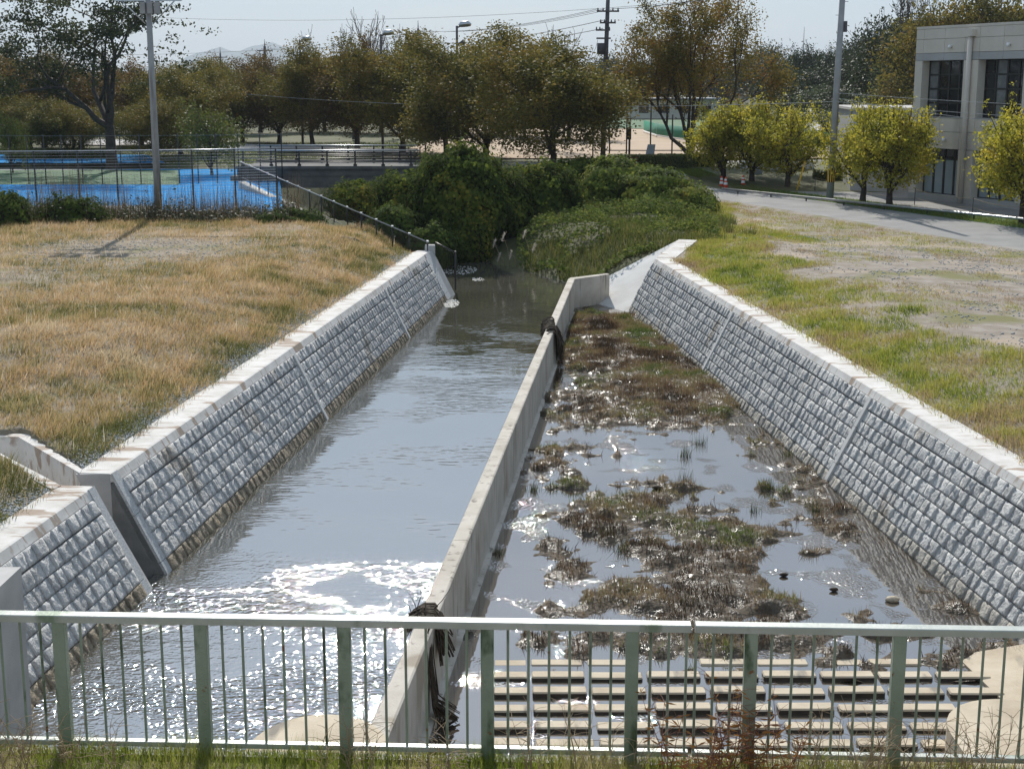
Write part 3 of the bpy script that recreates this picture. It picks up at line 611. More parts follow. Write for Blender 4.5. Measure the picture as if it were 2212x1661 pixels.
# ---- rows of concrete bars rising from the pool
bm = thing('block_mat', (2.8, 15.8, ZR), 'mat of tan concrete bars rising in rows from the pool', 'block mat')
bar = MB(); bar.box((0, 0, -.16), (0.655, 0.19, 0.46), 0, 0.02); barme = bar.mesh('concrete_bar', M['concrete_tan']); barme.materials.append(M['shade_painted_concrete'])
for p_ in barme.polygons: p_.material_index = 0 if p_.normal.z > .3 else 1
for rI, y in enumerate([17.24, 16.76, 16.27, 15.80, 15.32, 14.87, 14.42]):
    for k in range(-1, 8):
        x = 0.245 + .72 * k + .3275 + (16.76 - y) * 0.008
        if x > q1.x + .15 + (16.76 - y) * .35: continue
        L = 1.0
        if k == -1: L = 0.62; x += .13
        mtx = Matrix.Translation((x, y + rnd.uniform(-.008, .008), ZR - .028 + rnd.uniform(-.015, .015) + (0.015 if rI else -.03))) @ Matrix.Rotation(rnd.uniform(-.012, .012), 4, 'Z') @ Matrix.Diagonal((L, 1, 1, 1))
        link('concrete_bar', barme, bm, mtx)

# ---------------------------------------------------------------- mud and sedge in the pool
MUDB = [  # photo-read spots: x, y, half width, half height, height
    (1350, 770, 130, 75, .16), (1470, 800, 90, 55, .14), (1290, 720, 60, 30, .10), (1400, 860, 150, 26, .12), (1290, 905, 80, 22, .13), (1240, 965, 60, 28, .08), (1195, 1030, 55, 35, .10),
    (1215, 1080, 45, 22, .07), (1540, 850, 40, 26, .12), (1510, 905, 60, 22, .07), (1450, 1040, 50, 20, .09), (1520, 1060, 55, 25, .11), (1390, 1075, 70, 16, .07), (1310, 1150, 40, 22, .10), (1200, 1180, 55, 22, .07), (1330, 1110, 110, 18, .06),
    (1450, 1130, 80, 22, .10), (1560, 1150, 70, 30, .12), (1640, 1070, 45, 18, .09), (1450, 1210, 110, 40, .12), (1560, 1260, 110, 40, .13), (1350, 1260, 90, 30, .07), (1250, 1230, 60, 20, .07),
    (1480, 1310, 130, 30, .12), (1650, 1310, 110, 28, .12), (1160, 1320, 60, 16, .09), (1250, 1385, 130, 25, .11), (1450, 1385, 160, 28, .12), (1650, 1385, 130, 30, .11), (1850, 1375, 90, 25, .06), (1780, 1130, 50, 18, .07), (1790, 1090, 80, 20, .08), (1870, 1200, 70, 18, .04), (1740, 1190, 40, 14, .08), (1075, 1200, 14, 12, .10), (1640, 960, 40, 14, .03), (1850, 1160, 70, 20, .07), (1990, 1290, 60, 18, .03), (1740, 1055, 50, 18, .06)]
POOLB = [(1330, 955, 80, 22, .08), (1500, 975, 100, 40, .16), (1560, 1010, 70, 22, .10), (1790, 1245, 110, 50, .22), (1850, 1300, 60, 14, .08), (1100, 1150, 60, 110, .14), (1120, 1290, 90, 25, .08), (1215, 815, 22, 30, .14), (1300, 660, 60, 14, .14), (1290, 1010, 30, 30, .08), (1700, 930, 60, 40, .05), (1060, 1280, 40, 80, .14)]
yy = np.arange(16.6, 47.2, 0.07); ww = np.linspace(0, 1, 88)
x0 = DV(yy) + .30; x1 = RW(yy) - .86
mx = x0[:, None] + (x1 - x0)[:, None] * ww[None]; my = np.repeat(yy[:, None], len(ww), 1)
def mudz(x, y):
    z = np.full(np.shape(x), -0.035) + 0.035 * (np.clip((y - 32) / 5, 0, 1))
    for L, sg in ((MUDB, 1), (POOLB, -1)):
        for (px, py, rx, ry, am) in L:
            c = at(px, py, ZR); f = at(px, py - ry, ZR); n_ = at(px, py + ry, ZR); e = at(px + rx, py, ZR)
            sx = e.x - c.x; sy = (f.y - n_.y) / 2
            z = z + sg * am * (.78 if sg > 0 else 1) * np.exp(-(((x - c.x) / sx) ** 2 + ((y - c.y) / sy) ** 2) * 0.8)
    z = z + 0.20 * (fbm(x, y, 0.9, 21, 4) - 0.5) + 0.34 * (fbm(x, y, 0.34, 25, 4) - 0.5)
    return z
mz = mudz(mx, my); mz = np.clip(mz, -.3, .13)
V = np.stack([mx, my, mz + ZR], -1).reshape(-1, 3); n = len(ww); h = len(yy)
i, j = np.meshgrid(np.arange(h - 1), np.arange(n - 1), indexing='ij'); a = (i * n + j).ravel()
mud = link('mud_flat', tri_mesh('mud_flat', V, np.stack([a, a + 1, a + n + 1, a + n], 1), M['mud'], smooth=True), kind='structure')

def blades(name, P, hgt, wid, col, mat, lean=0.35, seed=1, kind='stuff', parent=None, wind=(0, 0), **kw):
    r = np.random.default_rng(seed); N = len(P); an = r.uniform(0, 2 * np.pi, N); an2 = r.uniform(0, 2 * np.pi, N)
    ln = np.abs(r.normal(0, lean, N))
    wx = np.cos(an) * wid / 2; wy = np.sin(an) * wid / 2
    tip = P + np.stack([np.cos(an2) * ln * hgt + wind[0] * hgt, np.sin(an2) * ln * hgt + wind[1] * hgt, hgt * np.sqrt(np.clip(1 - ln ** 2 * .6, .15, 1))], 1)
    V = np.empty((N, 3, 3)); V[:, 0] = P; V[:, 1] = P; V[:, 0, 0] -= wx; V[:, 0, 1] -= wy; V[:, 1, 0] += wx; V[:, 1, 1] += wy; V[:, 2] = tip
    F = np.arange(N * 3).reshape(N, 3); C = np.repeat(col, 3, 0)
    return link(name, tri_mesh(name, V.reshape(-1, 3), F, mat, C), parent, kind=kind, **kw)
def pal(t, cols):
    t = np.clip(t, 0, .9999) * (len(cols) - 1); i = t.astype(int); f = (t - i)[:, None]; c = np.array(cols); return c[i] * (1 - f) + c[np.minimum(i + 1, len(cols) - 1)] * f
# sedge on everything that stands above the water
N = 260000; ty = RNG.uniform(16.9, 46.9, N); tw = RNG.uniform(0, 1, N); tx = (DV(ty) + .32) + (RW(ty) - .88 - DV(ty) - .32) * tw
z = mudz(tx, ty); den = np.clip((z - .0) / .05, 0, 1) * (0.25 + 0.75 * np.clip((fbm(tx, ty, .5, 33, 3) - .38) / .2, 0, 1))
k = RNG.random(N) < den * .8; tx, ty, z = tx[k], ty[k], z[k]
t_ = (fbm(tx, ty, 1.0, 41, 3) - .5) * 2.6 + .45 + RNG.normal(0, .16, len(tx))
colr = pal(t_, [(.06, .042, .026), (.17, .105, .06), (.26, .19, .105), (.29, .22, .115), (.21, .19, .065), (.11, .15, .035)]) * RNG.uniform(.7, 1.4, (len(tx), 1))
hh = RNG.uniform(.04, .13, len(tx)) * (0.7 + 1.0 * fbm(tx, ty, .7, 51, 2))
blades('sedge', np.stack([tx, ty, np.clip(z, -.3, .13) + ZR - .01], 1), hh, RNG.uniform(.008, .018, len(tx)), colr, M['sedge'], .75, 3)
# upright rush tufts: countable green clumps
tufts = [(1275, 925), (1345, 900), (1480, 985), (1510, 960), (1660, 1060), (1290, 1120), (1480, 1320), (1360, 1290), (1395, 1180), (1150, 1060), (1760, 1105), (1075, 1195), (1345, 1190), (1700, 985), (1480, 1040), (1630, 1105), (1310, 1165)]
for i, (px, py) in enumerate(tufts):
    c = at(px, py, ZR); r = np.random.default_rng(60 + i); nb = 46; tall = r.uniform(.2, .42)
    P = np.stack([c.x + r.normal(0, .07, nb), c.y + r.normal(0, .06, nb), np.full(nb, ZR - .05)], 1)
    blades('rush_tuft', P, r.uniform(.4, 1, nb) * tall, np.full(nb, .013), pal(r.random(nb), [(.03, .045, .015), (.07, .09, .025), (.12, .11, .04)]), M['sedge'], .3, 70 + i, kind=None,
           label='green rush tuft standing in the muddy pool', cat='rushes', group='rush tufts in the pool')
# stones and dark lumps lying in the pool
for i, (px, py, s, mt) in enumerate([(2232 * .864, 1498 * .864, .11, 'concrete_tan'), (2380 * .864, 1521 * .864, .09, 'concrete_tan'), (1700, 1310, .08, 'thatch'), (1420, 1053, .10, 'thatch'), (1960 * .864, 1436 * .864, .07, 'thatch'), (2085 * .864, 1473 * .864, .07, 'thatch'), (1610 * .864, 879 * .864, .2, 'thatch'), (1665 * .864, 1064 * .864, .06, 'thatch'), (1360, 1278, .12, 'thatch')]):
    c = at(px, py, ZR + .03); b = MB(); r = random.Random(i)
    V = [(math.cos(q) * math.cos(w) * s * r.uniform(.85, 1.15), math.sin(q) * math.cos(w) * s * .7 * r.uniform(.85, 1.15), math.sin(w) * s * .45) for w in (-1.2, -.4, .4, 1.2) for q in np.linspace(0, 2 * math.pi, 7)[:-1]]
    F = [(k * 6 + j, k * 6 + (j + 1) % 6, k * 6 + 6 + (j + 1) % 6, k * 6 + 6 + j) for k in range(3) for j in range(6)] + [tuple(range(5, -1, -1)), tuple(range(18, 24))]
    b.add([(c.x + v[0], c.y + v[1], c.z + v[2]) for v in V], F, True)
    nm = 'stone' if mt == 'concrete_tan' else 'mud_lump'
    b.build(nm, M[mt], None, label=['pale stone at the corner of the open pool by the right wall', 'small pale stone close under the right wall beyond the railing', 'dark lump of mud beside the clear pool at its near edge', 'dark lump of mud in the middle of the marshy pool', 'dark lump floating at the far left of the clear pool', 'dark lump floating in the clear pool near its centre', 'large dark hummock in the far marsh by the right wall', 'small dark lump in the far reflecting pool', 'dark lump standing in the mud beyond the block rows'][i], cat='stone' if nm == 'stone' else 'mud')

# ---- foam patches on the stream
for i, (px, py, sx, sy) in enumerate([(990, 583, 40, 9), (975, 655, 17, 8), (1032, 603, 14, 3)]):
    c = at(px, py, ZL + .01); r = np.random.default_rng(i); e = at(px + sx, py, ZL); f = at(px, py - sy, ZL); nb = 260 if sx > 15 else 60
    q = r.uniform(0, 2 * np.pi, nb); rr_ = np.sqrt(r.random(nb)); X = c.x + np.cos(q) * rr_ * (e.x - c.x); Y = c.y + np.sin(q) * rr_ * (f.y - c.y)
    s = r.uniform(.012, .034, nb); V = []; F = []
    base = np.array([(1, 0, 0), (0, 1, 0), (-1, 0, 0), (0, -1, 0), (0, 0, .5)]); FF = np.array([(0, 1, 4), (1, 2, 4), (2, 3, 4), (3, 0, 4)])
    V = (base[None] * s[:, None, None] + np.stack([X, Y, np.full(nb, ZL)], 1)[:, None]).reshape(-1, 3); F = (FF[None] + np.arange(nb)[:, None, None] * 5).reshape(-1, 3)
    link('foam_patch', tri_mesh('foam_patch', V, F, M['foam']), label=['wide white foam raft at the foot of the far fence', 'small oval foam raft beside the long left wall', 'thin foam streak in the far stream'][i], cat='foam', kind='stuff')

# ---------------------------------------------------------------- grass of the banks
def scatter_left(N):
    y = 15.0 + (RNG.random(N) ** 1.15) * 42; s = RNG.random(N) ** 1.2 * 22 - .16; x = LW(y) - COPW - s; return x, y, s
x, y, s = scatter_left(560000)
vis = (np.abs(x) / y < .46) & (y < 57.5)
nearditch = (y > 19.2) & (y < 22.9) & (x > -14) & (y - 19.42 > (-6.3 - x) * 1.18 - .35) & (y - 20.2 < np.maximum((-6.2 - x) * 1.35, 0) + .1)
ditch = in_ditch(x, y, .12)
gp = np.exp(-(((x + 11.5) / 4.5) ** 2 + ((y - 44.5) / 4.5) ** 2)) + .8 * np.exp(-(((x + 14.5) / 4) ** 2 + ((y - 37) / 2.5) ** 2)) + .5 * np.exp(-(((x + 7.5) / 2) ** 2 + ((y - 51) / 2.5) ** 2))
den = np.clip(1.15 - 1.25 * gp, .07, 1) * np.clip((s + .16) / .3 * (fbm(x, y, .6, 163, 3) + .1), .04, 1) * np.clip(.5 + 1.1 * fbm(x, y, 1.2, 61, 3), 0, 1)
k = vis & ~ditch & (RNG.random(len(x)) < den); x, y, s, gp = x[k], y[k], s[k], gp[k]
cl = .55 * fbm(x, y, 2.2, 65, 4) + .45 * fbm(x, y, .45, 67, 3); t_ = (cl - .5) * 2.3 + .55 + RNG.normal(0, .20, len(x)) - .35 * np.exp(-((y - 21) / 5) ** 2) - .25 * np.exp(-((s - .5) / .5) ** 2)
colr = pal(t_, [(.10, .11, .03), (.20, .19, .065), (.33, .26, .105), (.46, .34, .165), (.47, .30, .15), (.52, .37, .21), (.60, .48, .31)]) * RNG.uniform(.75, 1.3, (len(x), 1))
hh = RNG.uniform(.08, .30, len(x)) * (.30 + 1.5 * np.clip(fbm(x, y, .5, 71, 3) - .2, 0, 1)) * np.clip(1 - .5 * gp, .3, 1)
blades('dry_grass', np.stack([x, y, np.where(y < 48.3, hL(x, y), hgt_far(x, y)) - .01], 1), hh, RNG.uniform(.005, .011, len(x)) * (1 + y / 45), colr, M['grass'], .6, 5, wind=(.25, -.1))
n = 900; yy_ = 15 + RNG.random(n) ** 1.2 * 34; xx_ = LW(yy_) - COPW - .2 - RNG.random(n) * 14; ok_ = ~in_ditch(xx_, yy_, .2); xx_, yy_ = xx_[ok_], yy_[ok_]
blades('pale_straws', np.stack([xx_, yy_, hL(xx_, yy_) + .08], 1), RNG.uniform(.15, .4, len(xx_)), np.full(len(xx_), .016), pal(RNG.random(len(xx_)), [(.50, .42, .28), (.66, .60, .48)]), M['grass'], .9, 15)
# a strip on the near side of the ditch and up to the railing is included above; right bank
N = 420000; y = 17 + RNG.random(N) ** 1.1 * 52; s = RNG.random(N) ** 1.5 * 16 - .2; x = RW(y) + COPW + s
farpart = y > 46
x = np.where(farpart, 5.7 + (y - 46) * .12 + s * .8, x)
roadx = np.interp(y, [8, 48.27, 70, 77], [31, 17.26, 10.2, 8.25])
band = np.clip((3.0 + 2.2 * (fbm(x, y, 2.2, 81, 3) - .5) * 2 - s) / .8, 0, 1)
band = np.maximum(band, np.clip((y - 46) / 5, 0, 1) * np.clip((fbm(x, y, 3, 83, 2) - .25) / .15, .25, 1) * np.where(x < roadx - 3 - (70 - y) * .12, 1, .5))
patch = np.clip((fbm(x, y, 1.5, 85, 4) - .5) / .1, 0, 1)
den = np.maximum(band, patch * .7) * np.clip((s + .2) / .35 * (fbm(x, y, .6, 161, 3) + .1), .04, 1)
k = (np.abs(x) / y < .47) & (x < roadx - .15) & (RNG.random(N) < den); x, y, s, band = x[k], y[k], s[k], band[k]
cl = .55 * fbm(x, y, 1.8, 87, 4) + .45 * fbm(x, y, .4, 88, 3); t_ = (cl - .5) * 2.0 + .5 + RNG.normal(0, .14, len(x)) + .3 * (1 - band) + .25 * np.exp(-(s / .35) ** 2)
colr = pal(t_, [(.10, .145, .022), (.19, .235, .034), (.30, .32, .05), (.38, .35, .08), (.36, .28, .12), (.34, .25, .15)]) * RNG.uniform(.75, 1.3, (len(x), 1))
hh = RNG.uniform(.06, .26, len(x)) * (.3 + 1.4 * np.clip(fbm(x, y, .5, 91, 3) - .2, 0, 1)) * (.45 + .55 * band)
blades('green_grass', np.stack([x, y, np.where(y < 48.3, hR(x, y), np.maximum(hgt_far(x, y), -3)) - .01], 1), hh, RNG.uniform(.006, .013, len(x)) * (1 + y / 45), colr, M['grass'], .5, 6, wind=(-.1, -.1))
# crushed stone along the copings and pale gravel on the right field
def pebbles(name, X, Y, Z, S, mat):
    n = len(X); base = np.array([(1, 0, 0), (0, 1, 0), (-1, 0, 0), (0, -1, 0), (0, 0, .7), (0, 0, -.5)]); FF = np.array([(0, 1, 4), (1, 2, 4), (2, 3, 4), (3, 0, 4), (1, 0, 5), (2, 1, 5), (3, 2, 5), (0, 3, 5)])
    a = RNG.uniform(0, 6.28, n); c, s_ = np.cos(a), np.sin(a)
    B = base[None] * S[:, None, None] * RNG.uniform(.6, 1.4, (n, 6, 3)); Vx = B[..., 0] * c[:, None] - B[..., 1] * s_[:, None]; Vy = B[..., 0] * s_[:, None] + B[..., 1] * c[:, None]
    V = np.stack([Vx + X[:, None], Vy + Y[:, None], B[..., 2] + Z[:, None]], -1).reshape(-1, 3); F = (FF[None] + np.arange(n)[:, None, None] * 6).reshape(-1, 3)
    return link(name, tri_mesh(name, V, F, mat), kind='stuff')
n = 9000; y = RNG.uniform(15, 48, n) ; y = 15 + (y - 15) ** 1.0; s = np.abs(RNG.normal(0, .22, n)) + .0; x = LW(y) - COPW - s
k = ~((y > 19.3) & (y < 20.4)); pebbles('gravel', x[k], y[k], hL(x[k], y[k]) + .01, RNG.uniform(.012, .03, k.sum()), M['pebbles'])
n = 9000; y = 18 + RNG.random(n) * 34; x = RW(y) + COPW + 3 + RNG.random(n) * 10; k = (fbm(x, y, 1.1, 95, 3) > .5) & (np.abs(x) / y < .4); x, y = x[k], y[k]
pebbles('gravel', x, y, hR(x, y) + .008, RNG.uniform(.012, .038, len(x)), M['pebbles'])
n = 2500; x = -11.5 + RNG.normal(0, 4, n); y = 44 + RNG.normal(0, 3.5, n); k = x < LW(y) - 1.5; x, y = x[k], y[k]
pebbles('gravel', x, y, hL(x, y) + .008, RNG.uniform(.012, .04, len(x)), M['pebbles'])

# ---------------------------------------------------------------- railing on the levee shelf
RY = lambda x: 8.205 - .0427 * x
b = MB(); b.sheet([[(x, yv - (.0427 * x - .17 if yv > 7.5 else 0), zv) for x in (-14, -4, 0, 4, 14)] for yv, zv in ((-14, 4.0), (0, 3.9), (4.6, 1.5), (6.5, 1.46), (7.7, 1.44), (8.0, 1.43), (8.02, .8))]); b.build('levee_shelf', M['soil_left'], kind='structure')
b = MB(); b.prism([(-9, 8.15 + .38), (-9, 8.32 + .38), (9, 8.32 - .38), (9, 8.15 - .38)], -2.4, 1.39); b.build('headwall', M['concrete_face'], None, label='concrete headwall under the grey-green railing', cat='headwall')
ang = -math.atan(.0427)
def railing(xa, xb, posts, bal, label):
    t = thing('railing', ((xa + xb) / 2, RY((xa + xb) / 2), 1.40), label, 'railing', 'railing sections on the headwall')
    cx = (xa + xb) / 2; L = (xb - xa) / math.cos(ang)
    b = MB(); b.box((cx, RY(cx), 2.3125), (L, .082, .046), ang, .006); b.build('top_rail', M['rail_green'], t)
    b = MB(); b.box((cx, RY(cx), 1.495), (L, .05, .032), ang, .004); b.build('bottom_rail', M['rail_green'], t)
    pb = MB(); pb.box((0, 0, 0), (.078, .06, .93), 0, .004); pme = pb.mesh('post', M['rail_post'])
    bb = MB(); bb.tube([(0, 0, 1.511), (0, 0, 2.29)], .0085, 8, False); bme = bb.mesh('baluster', M['rail_post'])
    for x in posts: link('post', pme, t, Matrix.Translation((x, RY(x) - .008, 1.825)) @ Matrix.Rotation(ang, 4, 'Z'))
    for x in bal: link('baluster', bme, t, Matrix.Translation((x, RY(x), 0)))
P1 = [-5.40, -4.525, -3.65, -2.777, -1.900, -1.0225, -.150, .726]; B1 = [a_ + (c_ - a_) * k / 7 for a_, c_ in zip(P1[:-1], P1[1:]) for k in range(1, 7)] + [.838, .947, 1.054]
P2 = [1.438, 2.32, 3.20, 4.08, 4.96]; B2 = [1.110, 1.216, 1.322] + [a_ + (c_ - a_) * k / 7 for a_, c_ in zip(P2[:-1], P2[1:]) for k in range(1, 7)]
railing(-5.8, 1.078, P1, B1, 'longer grey-green metal railing section on the left')
railing(1.102, 5.35, P2, B2, 'shorter grey-green metal railing section on the right')
# wing wall at the left edge
b = MB(); b.prism([(-5.42, 15.1), (-5.47, 12.0), (-9.5, 12.0), (-9.5, 15.1)], -2.4, .30); b.build('wing_wall', M['concrete_face'], None, label='smooth grey wing wall at the left edge behind the railing', cat='wing wall')
# shelf grass and dry stalks
n = 46000; x = RNG.uniform(-5.2, 5.2, n); y = RY(x) - RNG.random(n) ** 1.3 * .55 + .02; k = y < 99
x, y = x[k], y[k]; t_ = fbm(x, y, .5, 97, 3) * 1.2 - .1 + RNG.normal(0, .12, len(x)) + np.clip(x / 10, -.1, .35)
colr = pal(t_, [(.15, .20, .03), (.27, .32, .05), (.36, .35, .09), (.48, .40, .22)]) * RNG.uniform(.7, 1.3, (len(x), 1))  # blade colours brightened to carry the sunlit glow
blades('shelf_grass', np.stack([x, y, np.full(len(x), 1.42)], 1), RNG.uniform(.04, .14, len(x)) * (.5 + fbm(x, y, .35, 99, 2)), RNG.uniform(.003, .006, len(x)), colr, M['grass'], .5, 8)
def stalk(seed, x, y, h, leaves, mat_leaf):
    r = random.Random(seed); b = MB(); V = []; F = []
    for i in range(r.randint(4, 7)):
        p = Vector((x + r.gauss(0, .05), y + r.gauss(0, .04), 1.40)); d = Vector((r.gauss(0, .25), r.gauss(0, .15), 1)).normalized(); L = h * r.uniform(.6, 1.1); pts = [p]
        for q in range(5): d = (d + Vector((r.gauss(0, .12), r.gauss(0, .1), -.05))).normalized(); pts.append(pts[-1] + d * L / 5)
        b.tube(pts, [.0042, .0038, .0032, .0027, .0022, .0014], 4, False)
        for q in pts[2:]:
            for e in range(2):
                dd = Vector((r.gauss(0, .7), r.gauss(0, .5), r.uniform(.1, .8))).normalized(); b.tube([q, q + dd * .06, q + dd * .13 + Vector((0, 0, -.02))], [.002, .0016, .001], 3, False)
        if leaves:
            for q in pts[1:]:
                for e in range(3):
                    dd = Vector((r.gauss(0, .8), r.gauss(0, .5), r.uniform(-.6, .4))).normalized(); w = dd.orthogonal().normalized() * .006; L2 = r.uniform(.04, .08)
                    o = len(V); V += [q, q + dd * L2 * .5 + w, q + dd * L2, q + dd * L2 * .5 - w]; F.append((o, o + 1, o + 2, o + 3))
    return b, V, F
M['straw'] = pm('straw', [(0.3, (0.24, 0.17, 0.10)), (0.7, (0.38, 0.29, 0.18))], 8, .8)
M['stem_red'] = pm('stem_red', [(0.3, (0.16, 0.07, 0.05)), (0.7, (0.26, 0.12, 0.08))], 8, .8)
spots = [(-3.1, 7.95, .42, 0), (-2.85, 7.9, .5, 0), (-2.65, 8.0, .4, 0), (-2.4, 7.95, .35, 0), (-1.0, 7.95, .4, 0), (-.86, 8.0, .5, 0), (-.45, 7.9, .35, 0), (.1, 7.9, .45, 0), (.45, 7.95, .5, 0), (.75, 7.9, .42, 0), (.95, 7.95, .55, 1), (1.12, 7.9, .6, 1), (1.28, 7.98, .62, 1), (1.42, 7.9, .5, 1), (1.6, 7.95, .5, 1), (1.75, 7.92, .45, 0), (1.95, 7.9, .5, 0), (2.12, 7.95, .45, 0), (2.3, 7.9, .5, 0), (2.5, 7.93, .5, 0), (2.7, 7.9, .45, 0), (2.9, 7.93, .42, 0), (1.2, 7.8, .4, 1), (2.05, 7.85, .5, 0)]
for i, (sx, sy, hgt, lv) in enumerate(spots):
    b, V, F = stalk(300 + i, sx, min(sy, RY(sx) - .08), hgt, lv, None)
    o = b.build('dry_weed', M['stem_red' if lv else 'straw'], None, label='reddish orange-leaved weed before the railing' if lv else 'dry straw-coloured weed before the railing', cat='weed', group='orange-leaved weeds at the railing' if lv else 'dry weeds at the railing')
    if V:
        c = MB(); c.add(V, F); c.build('leaves', M['leaf_reed'], o)

# ---------------------------------------------------------------- road, verge, park surfaces
def ribbon(name, A, B, mat, lift=.0, **kw):
    b = MB(); b.sheet([[a_, c_] for a_, c_ in zip(A, B)]); o = b.build(name, mat, **kw); return o
lo = [(45, -35, .03), (31, 8, .03), (17.26, 48.27, .04), (13.6, 60, .07), (10.2, 70, .08), (8.6, 76.0, .25), (6.5, 79.0, .65), (4, 80.4, .9), (-2, 80.8, 1.0), (-5, 80.8, 1.0)]
up_ = [(49, -28, .03), (34.5, 15, .03), (19.91, 55.87, .05), (16.2, 65.5, .08), (12.0, 75.2, .12), (10.6, 80.5, .3), (9.5, 85, .66), (5, 87.0, .92), (-2, 87.0, 1.0), (-5, 87.0, 1.0)]
ribbon('road', lo, up_, M['asphalt'], kind='structure')
b = MB(); b.sheet([[(p[0] - .9, p[1] - .3, p[2] - .16), (p[0], p[1], p[2] + .002)] for p in lo[:6]]); b.build('road_shoulder', M['soil_right'], kind='structure')
b = MB(); b.sheet([[(p[0], p[1], p[2] - .004), (p[0] - .3, p[1] - .3, p[2] - 1.0)] for p in lo[5:]]); b.build('road_shoulder', M['soil_far'], kind='structure')
n = 30000; q = RNG.random(n) * 4.999; U = np.array(up_[1:7]); i = q.astype(int); f = (q - i)[:, None]; C0 = U[i] * (1 - f) + U[np.minimum(i + 1, len(U) - 1)] * f
s = RNG.random(n) * 1.7 + .02; X = C0[:, 0] + s * .93; Y = C0[:, 1] + s * .38
ok = np.abs(X) / Y < .4; X, Y, Z = X[ok], Y[ok], C0[ok, 2]
ribbon('verge', [(p[0], p[1], p[2] + .004) for p in up_[:7]], [(p[0] + 1.75, p[1] + .7, p[2] + .03) for p in up_[:7]], M['turf'], kind='structure')
blades('verge_grass', np.stack([X, Y, Z], 1), RNG.uniform(.05, .15, len(X)), RNG.uniform(.02, .035, len(X)), pal(RNG.random(len(X)), [(.08, .13, .02), (.16, .20, .03), (.22, .24, .05)]), M['grass'], .5, 12)
ribbon('paved_lot', [(p[0] + 1.75, p[1] + .7, p[2] + .008) for p in up_[:6]] + [(14, 95, .66)], [(p[0] + 30, p[1] + 12, p[2] + .008) for p in up_[:6]] + [(50, 110, .66)], M['asphalt'], kind='structure')
b = MB(); b.add([(-9, 97, .74), (40, 97, .74), (70, 180, .74), (-3, 190, .74)], [(0, 1, 2, 3)]); b.build('sports_field', M['sand'], kind='structure')
b = MB(); b.add([(8, 165, .80), (60, 150, .80), (90, 240, .80), (10, 260, .80)], [(0, 1, 2, 3)]); b.build('far_lawn', M['turf'], kind='structure')
b = MB(); b.add([(-40, 122, .76), (-7, 103, .76), (-7, 110, .76), (-40, 133, .76)], [(0, 1, 2, 3)]); b.build('path', M['path'], kind='structure')
n = 26000; X = RNG.uniform(-32, -7, n); Y = RNG.uniform(92, 125, n); blades('park_grass', np.stack([X, Y, np.full(n, .62)], 1), RNG.uniform(.08, .2, n), np.full(n, .06), pal(RNG.random(n), [(.05, .08, .015), (.10, .13, .02), (.16, .17, .04)]), M['grass'], .5, 13)

# ---------------------------------------------------------------- tennis court
ce = lambda y: -9.3 - (y - 58.6) * .165
b = MB(); b.sheet([[(-60, y, .30), (ce(y), y, .30)] for y in (58.4, 66, 76, 92)]); b.build('court', M['court'], kind='structure')
b = MB(); b.add([(-60, 57.2, .304), (-14.6, 57.2, .304), (-15.6, 63.6, .304), (-60, 63.6, .304)], [(0, 1, 2, 3)]); b.build('pale_grey_strip', M['court_grey'], kind='structure')
b = MB(); b.add([(-60, 77.4, .306), (-17.8, 77.4, .306), (-21, 91, .306), (-60, 91, .306)], [(0, 1, 2, 3)]); b.build('court_turf', M['turf'], kind='structure')
b = MB(); b.add([(-70, 91.0, .31), (-24, 91.0, .31), (-27, 92.0, .31), (-70, 92.0, .31)], [(0, 1, 2, 3)]); b.build('court_kerb', M['path'], kind='structure')
b = MB(); b.add([(-80, 92.0, .70), (-22, 92.0, .70), (-26, 103, .70), (-80, 103, .70)], [(0, 1, 2, 3)]); b.build('far_court', M['court'], kind='structure')
b = MB(); b.prism([(-11.4, 58.35), (-7.75, 58.2), (-7.75, 58.42), (-11.4, 58.57)], -.7, .34); b.build('low_wall', M['concrete_face'], None, label='low concrete retaining wall at the corner of the blue court', cat='wall')

def post_fence(label, pts, spacing, z0, hgt, pr, wires, name='court_fence', toprail=True, group=None, wire_r=.004, wmat='galv'):
    t = thing(name, (pts[0][0], pts[0][1], z0), label, 'fence', group)
    P = [Vector((p[0], p[1], 0)) for p in pts]
    pm_ = MB(); pm_.tube([(0, 0, 0), (0, 0, hgt)], pr, 8); pme = pm_.mesh('post', M['dark_metal'])
    for a_, c_ in zip(P[:-1], P[1:]):
        n = max(1, round((c_ - a_).length / spacing))
        for k in range(n + (c_ is P[-1])): q = a_.lerp(c_, k / n); link('post', pme, t, Matrix.Translation((q.x, q.y, z0)))
    if toprail:
        b = MB(); b.tube([(p.x, p.y, z0 + hgt) for p in P], pr * .6, 6); b.build('top_rail', M['galv'], t)
    b = MB()
    for k in range(wires):
        zz = z0 + .12 + (hgt - .2) * k / max(1, wires - 1); b.tube([(p.x, p.y - .03, zz) for p in P], wire_r, 4, False)
    if wires: b.build('wire_mesh', M[wmat], t)
    return t
post_fence('tall dark court fence with shiny horizontal wires, nearest the weeds', [(-24, 57.0), (-17.31, 57.8), (-13.0, 58.9), (-9.8, 60.2)], 1.62, .2, 2.75, .035, 24, wire_r=.006)
post_fence('tall dark court fence at the back of the blue court', [(-34, 79.5), (-24.0, 77.4), (-16.0, 78.6), (-12.6, 79.4)], 1.0, .3, 2.65, .032, 3, toprail=False)
